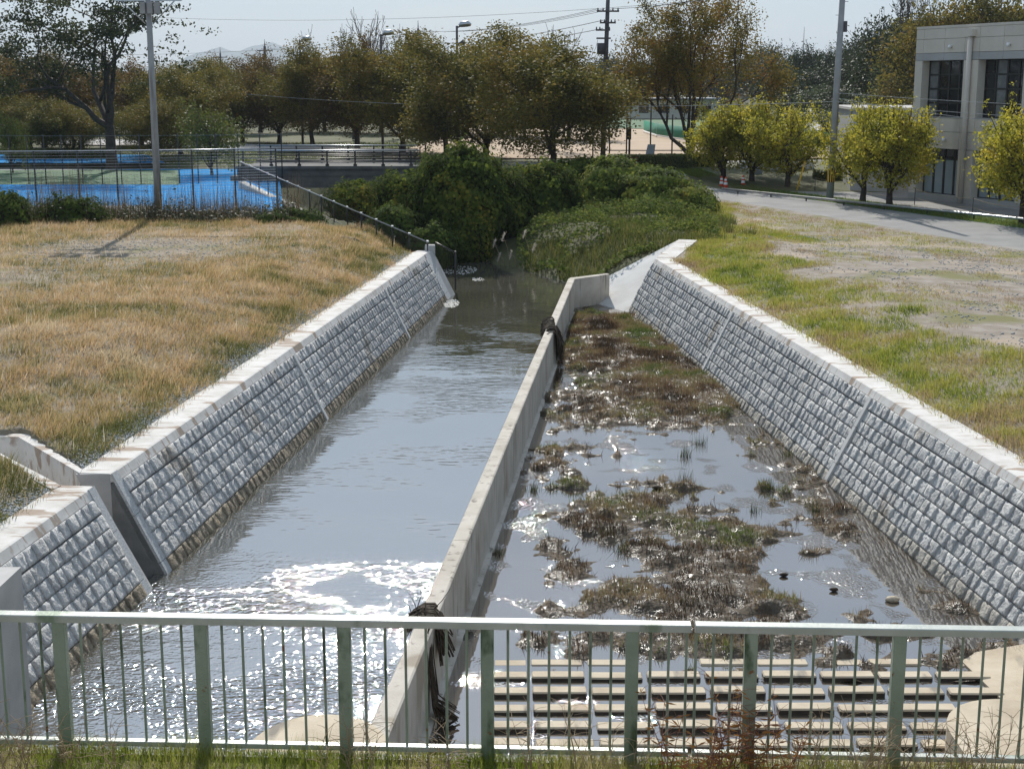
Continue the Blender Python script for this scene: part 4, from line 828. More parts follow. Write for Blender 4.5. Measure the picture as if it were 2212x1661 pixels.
# low shrubs behind the far court
# river-side fence from the bridge down to the wall end
fa = Vector((-14.0, 75.0, 1.62)); fb = Vector((-2.87, 48.75, .29)); t = thing('river_fence', (fb.x, fb.y, -.6), 'dark sloping fence along the left stream bank up to the bridge', 'fence')
b = MB(); b.tube([fa, fb], .024, 8); b.build('top_rail', M['pole_concrete'], t)
b = MB(); b.tube([fa - Vector((0, 0, .78)), fb - Vector((0, 0, .78))], .02, 6); b.build('bottom_rail', M['dark_metal'], t)
pmb = MB(); pmb.tube([(0, 0, -1.15), (0, 0, 0)], .03, 6); pme = pmb.mesh('post', M['dark_metal'])
cap_ = MB(); cap_.tube([(0, 0, -.02), (0, 0, .05)], .05, 8); cme = cap_.mesh('post_cap', M['galv'])
for k in range(16):
    q = fa.lerp(fb, k / 15.0); link('post', pme, t, Matrix.Translation(q)); link('post_cap', cme, t, Matrix.Translation(q))
b = MB()
for k in range(230): q = fa.lerp(fb, k / 229.0); b.tube([q, q - Vector((0, 0, .78))], .008, 4, False)
b.build('bar_screen', M['dark_metal'], t, kind='stuff')
b = MB(); w = Vector((.18, .08, 0)); fa2 = fa - Vector((0, 0, 1.0)); fb2 = fb - Vector((0, 0, 1.0)); q = [fa2 - w, fb2 - w, fb2 + w, fa2 + w]; b.hexa(q, [p - Vector((0, 0, .5)) for p in q]); b.build('river_kerb', M['concrete_face'], None, label='long concrete kerb under the sloping river fence', cat='kerb')
ga, gb = Vector((-2.62, 48.95, .25)), Vector((-1.95, 49.2, -.12)); t = thing('end_fence', (gb.x, gb.y, -1.0), 'short dark barred fence piece dropping to the water at the wall end', 'fence')
b = MB(); b.tube([ga, gb], .03, 8); b.build('top_rail', M['dark_metal'], t)
b = MB(); b.tube([gb + Vector((0, 0, .05)), gb - Vector((0, 0, 1.3))], .035, 8); b.build('post', M['dark_metal'], t)
for k in range(9):
    q = ga.lerp(gb, (k + .5) / 9.0); b = MB(); b.tube([q, q - Vector((0, 0, .9))], .010, 4, False); b.build('bar', M['dark_metal'], t)

# ---------------------------------------------------------------- bridge
br = thing('road_bridge', (-10.5, 83, 0), 'small road bridge with dark rails and concrete girder over the stream', 'bridge')
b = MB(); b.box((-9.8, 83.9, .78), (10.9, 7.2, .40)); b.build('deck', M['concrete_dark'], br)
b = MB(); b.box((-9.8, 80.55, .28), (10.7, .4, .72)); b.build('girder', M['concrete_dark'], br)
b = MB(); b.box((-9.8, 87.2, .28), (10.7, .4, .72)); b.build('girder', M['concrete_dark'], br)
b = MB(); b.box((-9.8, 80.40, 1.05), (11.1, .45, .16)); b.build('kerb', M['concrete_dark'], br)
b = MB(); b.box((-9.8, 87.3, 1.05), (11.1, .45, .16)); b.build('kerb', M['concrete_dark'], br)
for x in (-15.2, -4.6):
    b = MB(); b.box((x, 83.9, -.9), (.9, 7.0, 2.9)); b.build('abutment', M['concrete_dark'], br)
pb = MB(); pb.box((0, 0, .43), (.09, .08, .86), 0, .01); pb.box((0, .04, .06), (.2, .1, .12)); pme = pb.mesh('rail_post', M['dark_metal'])
for yb_ in (80.42, 87.28):
    for k in range(7): link('rail_post', pme, br, Matrix.Translation((-14.9 + 1.55 * k + (0 if yb_ < 84 else .4), yb_, 1.13)))
    for zz, hh_ in ((1.98, .055), (1.76, .04), (1.56, .04), (1.36, .04)):
        b = MB(); b.tube([(-15.3, yb_ - .03, zz), (-5.05 - (0 if yb_ < 84 else .6), yb_ - .03, zz)], hh_ * .7, 8); b.build('hand_rail' if zz > 1.9 else 'mid_rail', M['galv' if zz > 1.9 else 'dark_metal'], br)

# ---------------------------------------------------------------- trees
def skeleton(seed, levels=4, fork=(2, 4), trunk=.28, up=.12, spread=.75, limbs=4, wob=.16, lenk=.74, first=.5):
    """unit tree: returns branches [(pts, radii)] and twig-end points, height 1, radius 1 after fitting"""
    r = random.Random(seed); br = []; an = []
    def grow(p, d, L, rad, lev):
        n = 4 if lev < 3 else 3; pts = [p]; dd = d
        for i in range(n):
            dd = (dd + Vector((r.gauss(0, wob), r.gauss(0, wob), r.gauss(0, wob) + up))).normalized(); pts.append(pts[-1] + dd * (L / n))
        rs = [rad * (1 - .5 * i / n) for i in range(n + 1)]; br.append((pts, rs))
        if lev >= levels - 1: an.extend(pts[1:])
        elif lev == levels - 2: an.append(pts[-1])
        if lev < levels:
            for k in range(r.randint(*fork)):
                q = pts[-1] if k == 0 else pts[r.randint(1, n)]
                ax = dd.orthogonal().normalized(); ax.rotate(Matrix.Rotation(r.uniform(0, 6.283), 3, dd))
                nd = (dd * math.cos(a_ := r.uniform(.35, 1.0) * (spread if k else spread * .5)) + ax * math.sin(a_)).normalized()
                grow(q, nd, L * lenk * r.uniform(.75, 1.15), rad * .55, lev + 1)
    tp = [Vector((0, 0, 0))]; d = Vector((r.gauss(0, .05), r.gauss(0, .05), 1))
    for i in range(3): tp.append(tp[-1] + (d + Vector((r.gauss(0, .05), r.gauss(0, .05), 0))) * trunk / 3)
    br.append((tp, [.052, .042, .038, .036]))
    for k in range(limbs):
        az = 6.283 * (k + r.uniform(-.3, .3)) / limbs; el = r.uniform(.55, 1.25) if k else 1.45
        grow(tp[-1] - Vector((0, 0, r.uniform(0, .06))), Vector((math.cos(az) * math.cos(el), math.sin(az) * math.cos(el), math.sin(el))), first * r.uniform(.8, 1.1), .027, 1)
    return br, an
def fit(br, an, h, rad, th):
    """scale so that the crown spans height h and radius rad, trunk stays th tall"""
    A = np.array([tuple(p) for p in an]); z1 = np.percentile(A[:, 2], 98); rr_ = np.percentile(np.hypot(A[:, 0] - A[:, 0].mean(), A[:, 1] - A[:, 1].mean()), 92)
    tz = max(p.z for p in br[0][0]); sx = rad / rr_; cx, cy = A[:, 0].mean(), A[:, 1].mean()
    def f(p):
        z = p[2] * th / tz if p[2] <= tz else th + (p[2] - tz) * (h - th) / (z1 - tz)
        w = min(1, max(0, p[2] / tz)) if p[2] < tz else 1
        return (p[0] * sx - cx * sx * max(0, min(1, (p[2] - tz) / (z1 - tz))), p[1] * sx - cy * sx * max(0, min(1, (p[2] - tz) / (z1 - tz))), z)
    return [([f(p) for p in pts], rs) for pts, rs in br], np.array([f(p) for p in A])
def leaves(an, n, sig, size, seed, flat=.6, asp=.55, hang=0.0, fill=0.0, lo=.25):
    r = np.random.default_rng(seed)
    if fill > 0:                                                          # extra clumps through the crown's outer volume
        h = np.percentile(an[:, 2], 98); R_ = np.percentile(np.hypot(an[:, 0], an[:, 1]), 90); m_ = int(len(an) * fill / (1 - fill))
        q = r.normal(0, 1, (m_, 3)); q /= np.linalg.norm(q, axis=1)[:, None]; q *= (r.random(m_) ** .35 * .95)[:, None]
        z0 = lo * h; ex = np.stack([q[:, 0] * R_, q[:, 1] * R_, (z0 + h) / 2 + q[:, 2] * (h - z0) / 2 * .95], 1)
        keep = fbm(ex[:, 0] + ex[:, 2] * .7, ex[:, 1] + ex[:, 2] * .5, R_ * .35, seed % 50, 3) > .47; an = np.vstack([an, ex[keep]])
    c = an[r.integers(0, len(an), n)] + r.normal(0, 1, (n, 3)) * np.array([sig, sig, sig * flat])
    a = r.normal(0, 1, (n, 3)); a[:, 2] -= hang; a /= np.linalg.norm(a, axis=1)[:, None]; b_ = np.cross(a, r.normal(0, 1, (n, 3))); b_ /= np.linalg.norm(b_, axis=1)[:, None]
    s = size * r.uniform(.6, 1.35, n)[:, None]
    V = np.stack([c - a * s * .5, c + b_ * s * asp * .5 - a * s * .05, c + a * s * .5, c - b_ * s * asp * .5 - a * s * .05], 1)
    return V.reshape(-1, 3), np.arange(n * 4).reshape(n, 4)
class TreeKind:
    def __init__(s, seed, h, rad, th, nleaf, size, sig, leafmat, barkmat='bark', rscale=1.0, flat=.6, thin=.010, hang=0, fill=.5, lo=.25, shoots=0, **sk):
        br, an = skeleton(seed, **sk); br, an = fit(br, an, h, rad, th); b = MB(); k = h * .55 * rscale
        if shoots:
            rs_ = random.Random(seed); top_ = sorted(range(len(an)), key=lambda q: -an[q][2])[:int(len(an) * .45)]; ex = []
            for q in range(shoots):
                p = an[rs_.choice(top_)]; L = rs_.uniform(.35, .95); dx, dy = rs_.gauss(0, .12), rs_.gauss(0, .12); pts = [(p[0] + dx * e * L, p[1] + dy * e * L, p[2] + e * L) for e in (0, .33, .66, 1)]
                br.append((pts, [.006, .005, .004, .003])); ex += [pts[1], pts[2], pts[3]] * 2
            s.shoots = np.array(ex)
        for pts, rs in br: b.tube(pts, [max(thin, q * k) for q in rs], 7 if rs[0] > .03 else (5 if rs[0] > .012 else 3), False)
        # root flare
        s.wood = b.mesh('trunk', M[barkmat]); V, F = leaves(an, nleaf, sig, size, seed, flat, hang=hang, fill=fill, lo=lo)
        if shoots:
            V2, F2 = leaves(s.shoots, shoots * 16, .06, size * .9, seed + 1, 1.6, hang=hang); F = np.vstack([F, F2 + len(V)]); V = np.vstack([V, V2])
        s.crown = tri_mesh('crown', V, F, M[leafmat]) if nleaf else None
        s.name = None
    def place(s, name, loc, label, cat='tree', group=None, rz=0.0, sc=1.0):
        t = thing(name, loc, label, cat, group, local=True); t.rotation_euler = (0, 0, rz); t.scale = (sc,) * 3 if not hasattr(sc, '__len__') else sc
        link('trunk', s.wood, t)
        if s.crown: link('crown', s.crown, t)
        return t
cherry = [TreeKind(21 + k, 8.0, 3.9, 1.4, 44000, .155, .34, 'leaf_cherry', fill=.6, lo=.10, levels=5, fork=(2, 3), limbs=4 + k % 2, spread=.9, up=.05, trunk=.18, rscale=.9, thin=.012) for k in range(4)]
cherry_b = [TreeKind(31 + k, 8.0, 3.9, 1.4, 38000, .16, .34, 'leaf_brown', fill=.6, lo=.10, levels=5, fork=(2, 3), limbs=5, spread=.9, up=.05, trunk=.18, thin=.012) for k in range(2)]
def P_at(px, py, z): v = at(px, py, z); return (v.x, v.y, v.z)
def P_d(px, Y, z): return ((px - 1106) / 3100 * (Y * math.cos(PITCH) + (CZ - z - 4) * math.sin(PITCH)), Y, z)
ch = [  # photo x, distance, base z, height, radius, kind, label
    (1195, 82.0, .5, 9.0, 4.7, ('c', 0), 'olive cherry tree with low spreading limbs right behind the vine mound'),
    (1050, 93, .6, 9.9, 5.0, ('c', 1), 'olive-brown cherry tree behind the right end of the bridge'),
    (965, 100, .65, 9.4, 4.4, ('c', 2), 'yellowish cherry tree just right of the bridge rails'),
    (868, 106, .65, 10.0, 4.8, ('c', 3), 'dark cherry tree behind the bridge rails, right of the bridge centre'),
    (770, 112, .65, 9.6, 4.2, ('b', 0), 'brown cherry tree behind the bridge centre'),
    (672, 118, .65, 9.5, 4.2, ('c', 0), 'dark cherry tree behind the left half of the bridge'),
    (600, 124, .65, 8.6, 4.1, ('b', 1), 'rusty cherry tree behind the left end of the bridge'),
    (520, 128, .65, 8.4, 4.2, ('c', 2), 'olive cherry tree in the park between bridge and floodlight pole'),
    (440, 122, .65, 7.9, 4.0, ('c', 1), 'dull green park tree to the right of the floodlight pole'),
    (385, 104, .65, 7.2, 3.6, ('c', 3), 'dark green park tree behind the floodlight pole'),
    (300, 118, .65, 7.8, 4.2, ('b', 0), 'brownish park tree behind the big leaning tree'),
    (170, 112, .65, 7.6, 4.2, ('b', 1), 'rusty park tree left of the big leaning tree'),
    (90, 116, .65, 8.6, 4.3, ('b', 0), 'orange-brown park tree near the left edge of the picture'),
    (10, 114, .65, 8.6, 4.3, ('b', 1), 'orange-brown park tree at the left edge of the picture'),
    (-70, 108, .65, 8.0, 4.2, ('c', 2), 'park tree half outside the left edge of the picture'),
    (60, 101, .65, 4.8, 3.0, ('c', 0), 'low dark park tree behind the far blue court'),
    (150, 99, .65, 4.6, 2.9, ('c', 3), 'low olive park tree behind the turf by the court'),
    (330, 96, .6, 5.0, 2.8, ('c', 1), 'low dark tree right of the big tree trunk')]
for i, (px, Y, z, h, rad, (kk, ki), lab) in enumerate(ch):
    k = (cherry if kk == 'c' else cherry_b)[ki]
    k.place('cherry_tree', P_d(px, Y, z), lab, 'tree', 'cherry and park trees behind the bridge', rz=i * 1.7, sc=(rad / 3.7, rad / 3.7, h * .80 / 8.0))
for i, (px, Y, h) in enumerate([(560, 150, 9.5), (700, 155, 9), (480, 160, 9), (820, 150, 9.5), (930, 150, 8.5), (1010, 145, 8.5), (1110, 140, 8), (1230, 130, 7.6), (240, 150, 9), (400, 150, 8), (130, 150, 9.5), (30, 150, 10)]):
    (cherry if i % 2 else cherry_b)[i % 2].place('park_tree', P_d(px, Y, .7), 'far brownish tree in the second park row', 'tree', 'far trees in the second park row', rz=i * 2.1, sc=(1.15, 1.15, h * .78 / 8))
# the big tree on the left: two leaning stems, layered crown
big = TreeKind(58, 12.8, 6.3, 2.6, 15000, .22, .40, 'leaf_locust', fill=.3, lo=.33, levels=5, fork=(2, 3), limbs=4, spread=1.0, up=.02, trunk=.2, rscale=1.15, flat=.3, thin=.014, first=.62)
big.place('locust_tree', P_d(235, 90, .5), 'big dark tree with forking trunk and layered crown behind the court', rz=.6)
zel = TreeKind(64, 10.6, 6.0, 1.3, 36000, .16, .34, 'leaf_zelkova', fill=.45, lo=.26, levels=5, fork=(2, 4), limbs=6, spread=.62, up=.08, trunk=.14, rscale=.95, thin=.012, first=.6)
zel.place('zelkova_tree', P_at(1490, 362, .4), 'tall vase-shaped tree with rusty crown beside the sports field', rz=.3)
yel = [TreeKind(71 + k, 4.2, 2.0, .9, 13000, .135, .17, 'leaf_yellow', levels=4, fork=(3, 4), limbs=5, spread=.8, up=.14, trunk=.24, rscale=1.5, hang=.6, fill=.5, lo=.16, shoots=40) for k in range(3)]
for i, (p, h, rad, lab) in enumerate([(P_at(1560, 402, .02), 4.3, 2.1, 'yellow-green street tree beside the traffic cones, leftmost of its row'), (P_at(1625, 404, .02), 4.4, 2.0, 'yellow-green street tree second from the traffic cones'), (P_at(1700, 412, .02), 4.0, 1.9, 'yellow-green street tree with low forked trunk left of the striped pole'),
        (P_at(1863, 440, .02), 4.5, 1.75, 'yellow-green street tree just right of the striped pole'), (P_at(1922, 450, .02), 4.3, 1.85, 'yellow-green street tree in front of the building corner'), (P_at(2208, 487, 0), 4.5, 1.9, 'yellow-green street tree cut by the right edge of the picture')]):
    yel[i % 3].place('street_tree', p, lab, 'tree', 'yellow-green street trees along the road', rz=i * 2.3, sc=(rad / 1.75, rad / 1.75, h / 4.3))
# small green tree left of the bridge, bare tree tops
sm = TreeKind(81, 3.9, 2.3, .5, 5200, .17, .26, 'leaf_hedge', levels=4, fork=(3, 4), limbs=5, spread=.95, up=.03, trunk=.15)
sm.place('small_tree', P_d(452, 86, .3), 'low yellow-green tree at the left end of the bridge')
sm.place('small_tree', P_d(18, 88, .3), 'small yellowish tree at the left edge behind the back court fence', sc=(.55, .55, .9))
bare = TreeKind(91, 9.0, 3.2, 2.0, 0, .1, .1, 'leaf_brown', 'bark_grey', levels=5, fork=(2, 4), limbs=5, spread=.6, up=.1, trunk=.2, thin=.016)
for i, (px, Y, z, s_, lab) in enumerate([(765, 132, .7, 1.18, 'bare twiggy tree top above the trees behind the bridge centre'), (1195, 110, .7, .95, 'bare twiggy tree top above the cherry trees left of the tall utility pole'), (1970, 135, 6.0, 1.0, 'bare pale tree on the hill left of the building roof'), (870, 138, .7, 1.05, 'bare twiggy tree right of the bare treetop above the bridge')]):
    bare.place('bare_tree', P_d(px, Y, z), lab, 'tree', 'bare trees', rz=i, sc=s_)

# ---- wooded hill on the right and the far tree line
hx = np.linspace(20, 190, 35); hy = np.linspace(118, 330, 35); GX, GY = np.meshgrid(hx, hy)
def hillz(x, y): return np.maximum(.3, (11.5 * np.clip((x - 33 - (y - 120) * .05) / 40, 0, 1) ** .7 + 3 * (fbm(x, y, 30, 7) - .5)) * np.clip((y - 112) / 28, 0, 1)) + .2
GZ = hillz(GX, GY); V = np.stack([GX, GY, GZ], -1).reshape(-1, 3); n = 35; i, j = np.meshgrid(np.arange(34), np.arange(34), indexing='ij'); a = (i * n + j).ravel()
link('hill', tri_mesh('hill', V, np.stack([a, a + 1, a + n + 1, a + n], 1), M['hill'], smooth=True), kind='structure')
ever = [TreeKind(101 + k, 8.0, 3.4, 1.0, 5200, .30, .45, 'leaf_ever', levels=4, fork=(3, 4), limbs=6, spread=.8, up=.06, trunk=.15, thin=.02) for k in range(3)]
bam = TreeKind(111, 7.5, 2.6, .6, 5200, .26, .40, 'leaf_bamboo', levels=4, fork=(3, 4), limbs=7, spread=.5, up=.10, trunk=.08, thin=.015)
hb = [TreeKind(121 + k, 8.5, 3.6, 1.4, 7500, .26, .42, 'leaf_cherry', levels=5, fork=(2, 3), limbs=5, spread=.85, up=.06, trunk=.18, thin=.015) for k in range(2)]
hs = [  # px, distance, target top y in the photo, kind
    (1690, 215, 135, 0), (1735, 210, 112, 0), (1770, 205, 108, 0), (1810, 200, 103, 0), (1850, 195, 98, 0), (1885, 185, 92, 0), (1705, 190, 150, 0), (1750, 185, 150, 0), (1800, 180, 140, 0), (1850, 175, 130, 0), (1900, 165, 100, 0), (1935, 155, 75, 0),
    (1720, 165, 190, 0), (1770, 160, 185, 2), (1815, 155, 190, 2), (1845, 150, 175, 0), (1880, 145, 150, 0), (1915, 140, 60, 0), (1950, 135, 110, 2), (1965, 125, 170, 1), (1990, 128, 40, 1), (2040, 126, 15, 1), (2090, 125, 5, 1), (2140, 124, 0, 1), (2190, 124, 2, 1), (2240, 126, 8, 1),
    (1900, 128, 200, 2), (1945, 118, 215, 1), (1850, 135, 225, 2), (1790, 140, 235, 2), (1745, 150, 230, 0), (1930, 150, 40, 0), (1895, 170, 75, 0)]
for i, (px, Y, ty_, kd) in enumerate(hs):
    p = P_d(px, Y, 0); zt = CZ + (185 - ty_) / 3100 * Y; z0 = float(hillz(np.array([p[0]]), np.array([p[1]]))[0]); z0 = min(z0, zt - 3.5) if p[1] > 118 else .7
    h = max(3.5, min(11, zt - z0)); z0 = zt - h
    tk = (ever[i % 3], hb[i % 2], bam)[kd]; hh_ = (8.0, 8.5, 7.5)[kd]; rr_ = .85 + .3 * rnd.random()
    lab = ('dark evergreen on the wooded hill', 'brownish tree on the hill behind the building', 'pale feathery tree low on the hill')[kd]
    tk.place('hill_tree', (p[0], p[1], z0 - .2), lab, 'tree', ('evergreens on the wooded hill', 'russet trees on the wooded hill', 'pale feathery trees on the hill')[kd], rz=i * 1.3, sc=(rr_ * 1.1, rr_ * 1.1, h / hh_))
for i in range(16):
    px = 1290 + i * 28; Y = 300 + (i % 4) * 14
    ever[i % 3].place('far_tree', P_d(px, Y, .7), 'far tree beyond the sports field', 'tree', 'far tree line beyond the sports field', rz=i * 1.1, sc=(1.5, 1.5, (1.15, 1.35, 1.0, 1.25)[i % 4] + (.25 if i > 11 else 0)))

# ---------------------------------------------------------------- vine-covered mounds and the overgrown bank
def leaf_cloud(P, Nrm, size, seed, asp=.8):
    r = np.random.default_rng(seed); n = len(P); Nn = Nrm + r.normal(0, .55, (n, 3)); Nn[:, 2] += .25; Nn /= np.linalg.norm(Nn, axis=1)[:, None]
    a = np.cross(Nn, r.normal(0, 1, (n, 3))); a /= np.linalg.norm(a, axis=1)[:, None]; b_ = np.cross(Nn, a); s = size * r.uniform(.55, 1.3, n)[:, None]
    V = np.stack([P - a * s * .5, P + b_ * s * asp * .5 + Nn * s * .10, P + a * s * .5, P - b_ * s * asp * .5 + Nn * s * .10], 1)
    return V.reshape(-1, 3), np.arange(n * 4).reshape(n, 4)
def mound(name, c, r3, n0, size0, mat, label, cat='bush', seed=1, group=None, cut=-1.0, lump=.42):
    n = int(n0 * 1.7); size = size0 * .74
    t = thing(name, (c[0], c[1], c[2] - r3[2]), label, cat, group); r = np.random.default_rng(seed)
    d = r.normal(0, 1, (n, 3)); d[:, 2] = np.where(d[:, 2] < cut, -d[:, 2], d[:, 2]); d /= np.linalg.norm(d, axis=1)[:, None]
    def rad(dd): return 1 + lump * (fbm(dd[:, 0] * 3 + dd[:, 2], dd[:, 1] * 3 + dd[:, 2] * 1.7, 1.0, seed, 3) - .5) * 2
    k = rad(d) * r.normal(.985, .085, n)
    P = np.array(c) + d * np.array(r3) * k[:, None]; V, F = leaf_cloud(P, d / np.array(r3) * np.mean(r3), size * 1.15, seed); link('foliage', tri_mesh('foliage', V, F, M[mat]), t)
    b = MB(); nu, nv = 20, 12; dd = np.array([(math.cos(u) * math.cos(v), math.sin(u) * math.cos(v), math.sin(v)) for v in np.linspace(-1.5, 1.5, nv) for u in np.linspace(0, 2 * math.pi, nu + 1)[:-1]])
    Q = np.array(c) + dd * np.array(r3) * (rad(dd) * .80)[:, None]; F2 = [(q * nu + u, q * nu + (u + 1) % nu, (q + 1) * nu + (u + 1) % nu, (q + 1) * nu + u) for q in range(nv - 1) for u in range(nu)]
    b.add([tuple(p) for p in Q], F2, True); b.build('opaque_core', M['vine_core'], t); return t
mg = 'vine-covered mounds beside the stream'
def MC(px, py, Y): v = atY(px, py, Y); return (v.x, v.y, v.z)
mound('vine_mound', MC(1000, 440, 60), (2.0, 2.0, 2.05), 9000, .20, 'leaf_vine', 'tallest rounded vine mound in front of the cherry trees', seed=3, group=mg)
mound('vine_mound', MC(985, 400, 64), (1.7, 1.8, 1.35), 5000, .20, 'leaf_vine', 'domed vine mound just behind the tallest one', seed=4, group=mg)
mound('vine_mound', MC(1165, 455, 63), (1.9, 2.0, 1.75), 6500, .20, 'leaf_vine', 'dark flat-topped vine mound right of the tallest one', seed=5, group=mg)
mound('vine_mound', MC(1085, 470, 61), (1.3, 1.6, 1.6), 4500, .20, 'leaf_vine', 'dark vine mound hanging over the stream between two larger ones', seed=6, group=mg)
mound('vine_mound', MC(880, 450, 62), (1.5, 1.7, 1.35), 5000, .19, 'leaf_vine', 'vine mound left of the tallest one in front of the bridge girder', seed=7, group=mg)
mound('vine_mound', MC(850, 500, 58), (1.1, 1.5, .95), 3200, .17, 'leaf_shrub', 'low pale green bush behind the river fence', seed=8, group=mg)
mound('vine_mound', MC(930, 545, 56), (1.05, 1.2, 1.0), 3200, .17, 'leaf_shrub', 'lower green bush at the stream below the tallest mound', seed=9, group=mg)
mound('vine_mound', MC(770, 440, 70), (1.5, 1.6, 1.0), 3000, .19, 'leaf_vine', 'dark vine mound in the shade under the bridge girder', seed=10, group=mg)
mound('vine_mound', MC(1250, 385, 75), (1.8, 1.8, .95), 3600, .19, 'leaf_vine', 'low dark vine mound at the foot of the spreading cherry tree', seed=11, group=mg)
mound('vine_mound', MC(1130, 395, 72), (1.6, 1.8, .8), 3000, .18, 'leaf_vine', 'low vine mound between the tallest mound and the cherry trunk', seed=12, group=mg)
mound('vine_mound', MC(1340, 415, 68), (2.2, 2.2, 1.35), 7000, .20, 'leaf_creeper', 'glossy vine mound below the clipped hedge', seed=13, group=mg)
mound('vine_mound', MC(1415, 424, 66), (1.8, 2.0, 1.05), 5200, .20, 'leaf_creeper', 'glossy yellowish vine mound nearest the road', seed=14, group=mg)
mound('vine_mound', MC(1475, 442, 64.5), (1.3, 1.6, .75), 3600, .20, 'leaf_creeper', 'small leafy vine mound spilling to the road edge', seed=16, group=mg)
mound('vine_mound', MC(1010, 520, 58.5), (1.0, .9, 1.5), 3000, .18, 'leaf_vine', 'dark curtain of vines hanging to the water', seed=15, group=mg)
# ground cover on the bank
n = 52000; X = RNG.uniform(.2, 11, n); Y = RNG.uniform(49.5, 76, n); Z = hgt_far(X, Y)
lump_ = fbm(X, Y, 1.6, 131, 3); k = (Z > -1.55) & (lump_ > .36) & (X < np.interp(Y, [48, 70, 77], [7.0, 9.7, 8.0])) & ~((Y < 50.6) & (X > 2.2 + (Y - 48.6) * .8)); X, Y, Z, lump_ = X[k], Y[k], Z[k], lump_[k]
P = np.stack([X, Y, Z + np.clip(lump_ - .36, 0, .4) * 2.4 * RNG.uniform(.4, 1, len(X))], 1); V, F = leaf_cloud(P, np.tile(np.array([0, -.4, .8]), (len(X), 1)), .13, 17)
link('bank_creeper', tri_mesh('bank_creeper', V, F, M['leaf_creeper']), kind='stuff')
n = 40000; X = RNG.uniform(.2, 9, n); Y = RNG.uniform(49.2, 72, n); Z = hgt_far(X, Y); k = (Z > -1.5) & (fbm(X, Y, 1.6, 131, 3) < .47) & ~((Y < 50.6) & (X > 2.2 + (Y - 48.6) * .8)); X, Y, Z = X[k], Y[k], Z[k]
blades('bank_grass', np.stack([X, Y, Z], 1), RNG.uniform(.2, .5, len(X)), np.full(len(X), .03), pal(RNG.random(len(X)), [(.05, .08, .02), (.11, .13, .03), (.20, .17, .06)]), M['grass'], .5, 18)
# pale plumes at the water edge
for i, (px, py) in enumerate([(1065, 520), (1085, 505), (1100, 545), (1075, 550), (1130, 500), (1150, 530)]):
    c = atY(px, py, 55.0); b = MB(); r = random.Random(i); base = Vector((c.x + .3, 55.3, -1.4))
    b.tube([base, (base + Vector(c)) / 2 + Vector((.05, 0, .1)), c], [.012, .01, .006], 4)
    o = b.build('plume_grass', M['straw'], None, label='pale plumed grass stem leaning over the stream', cat='grass', group='plumed grasses at the water edge')
    nb = 60; tt = np.array([r.random() for _ in range(nb)]); P = np.array([tuple(Vector(c) + Vector((.1 * q, 0, -.30 * (1 - q)))) for q in tt])
    blades('plume', P, np.full(nb, .13), np.full(nb, .02), np.tile(np.array([(.55, .50, .44)]), (nb, 1)), M['grass'], .6, 200 + i, kind=None, parent=o)

# ---- weeds along the court
n = 12000; X = RNG.uniform(-23, -8.2, n); Y = 55.4 + RNG.normal(0, .8, n); g = fbm(X, Y, 1.0, 141, 3); k = g > .33; X, Y, g = X[k], Y[k], g[k]
blades('tall_weeds', np.stack([X, Y, hgt_far(X, Y) - .05], 1), RNG.uniform(.3, 1.0, len(X)) * (.4 + 1.9 * g) * np.where(RNG.random(len(X)) < .3, 1.5, .75), np.full(len(X), .021), pal(RNG.random(len(X)), [(.035, .03, .02), (.09, .07, .045), (.16, .125, .08), (.22, .18, .11)]), M['grass'], .14, 21)
n = 15000; X = RNG.uniform(-23, -8.2, n); Y = 54.6 + RNG.normal(0, .7, n); P = np.stack([X, Y, hgt_far(X, Y) + np.abs(RNG.normal(0, .32, n)) * (.3 + 1.3 * fbm(X, Y, 1.4, 143, 2))], 1); V, F = leaf_cloud(P, np.tile(np.array([0, -.5, .7]), (n, 1)), .13, 23, .5)
link('weed_thicket', tri_mesh('weed_thicket', V, F, M['leaf_locust']), kind='stuff')
for i, (px, py, w, hgt_, lab) in enumerate([(160, 490, 1.2, .75, 'bright green bush in the weeds below the court fence'), (25, 495, .8, .9, 'dark leafy bush at the left edge in the weeds'), (640, 485, 1.0, .42, 'low green bush in front of the low court wall'), (590, 490, .7, .35, 'small leafy bush left of the low court wall end')]):
    c = at(px, py + 20, 0); mound('shrub', (c.x, c.y, hgt_ * .5 + .25), (w, .8, hgt_), 1800, .14, 'leaf_shrub', lab, seed=40 + i, lump=.7)

# ---- hedges
def hedge(name, cx, cy, L, D, H, z, rz, label, seed):
    t = thing(name, (cx, cy, z), label, 'hedge'); r = np.random.default_rng(seed); n = int(900 * (L * D + 2 * (L + D) * H))
    b = MB(); b.box((cx, cy, z + H / 2), (L * .96, D * .94, H * .96), rz, .06); b.build('opaque_core', M['vine_core'], t)
    f = r.random(n); u = r.uniform(-.5, .5, n) * L; v = r.uniform(-.5, .5, n) * D; w = r.random(n) * H; N_ = np.zeros((n, 3)); at_ = L * D / (L * D + 2 * (L + D) * H)
    top = f < at_; w[top] = H; N_[top, 2] = 1; side = ~top; ls = side & (r.random(n) < L / (L + D)); v[ls] = np.sign(v[ls]) * D / 2; N_[ls, 1] = np.sign(v[ls]); ds = side & ~ls; u[ds] = np.sign(u[ds]) * L / 2; N_[ds, 0] = np.sign(u[ds])
    P = np.stack([cx + u * math.cos(rz) - v * math.sin(rz), cy + u * math.sin(rz) + v * math.cos(rz), z + w], 1) + r.normal(0, .025, (n, 3)); V, F = leaf_cloud(P, N_, .07, seed); link('foliage', tri_mesh('foliage', V, F, M['leaf_hedge']), t)
hedge('clipped_hedge', 8.2, 86.8, 4.9, 1.6, .85, .55, -.15, 'long flat-topped clipped hedge beside the road bend', 51)
hedge('clipped_hedge', 10.6, 88.6, 3.4, 1.4, .8, .55, -.15, 'shorter clipped hedge at the foot of the vase-shaped tree', 52)
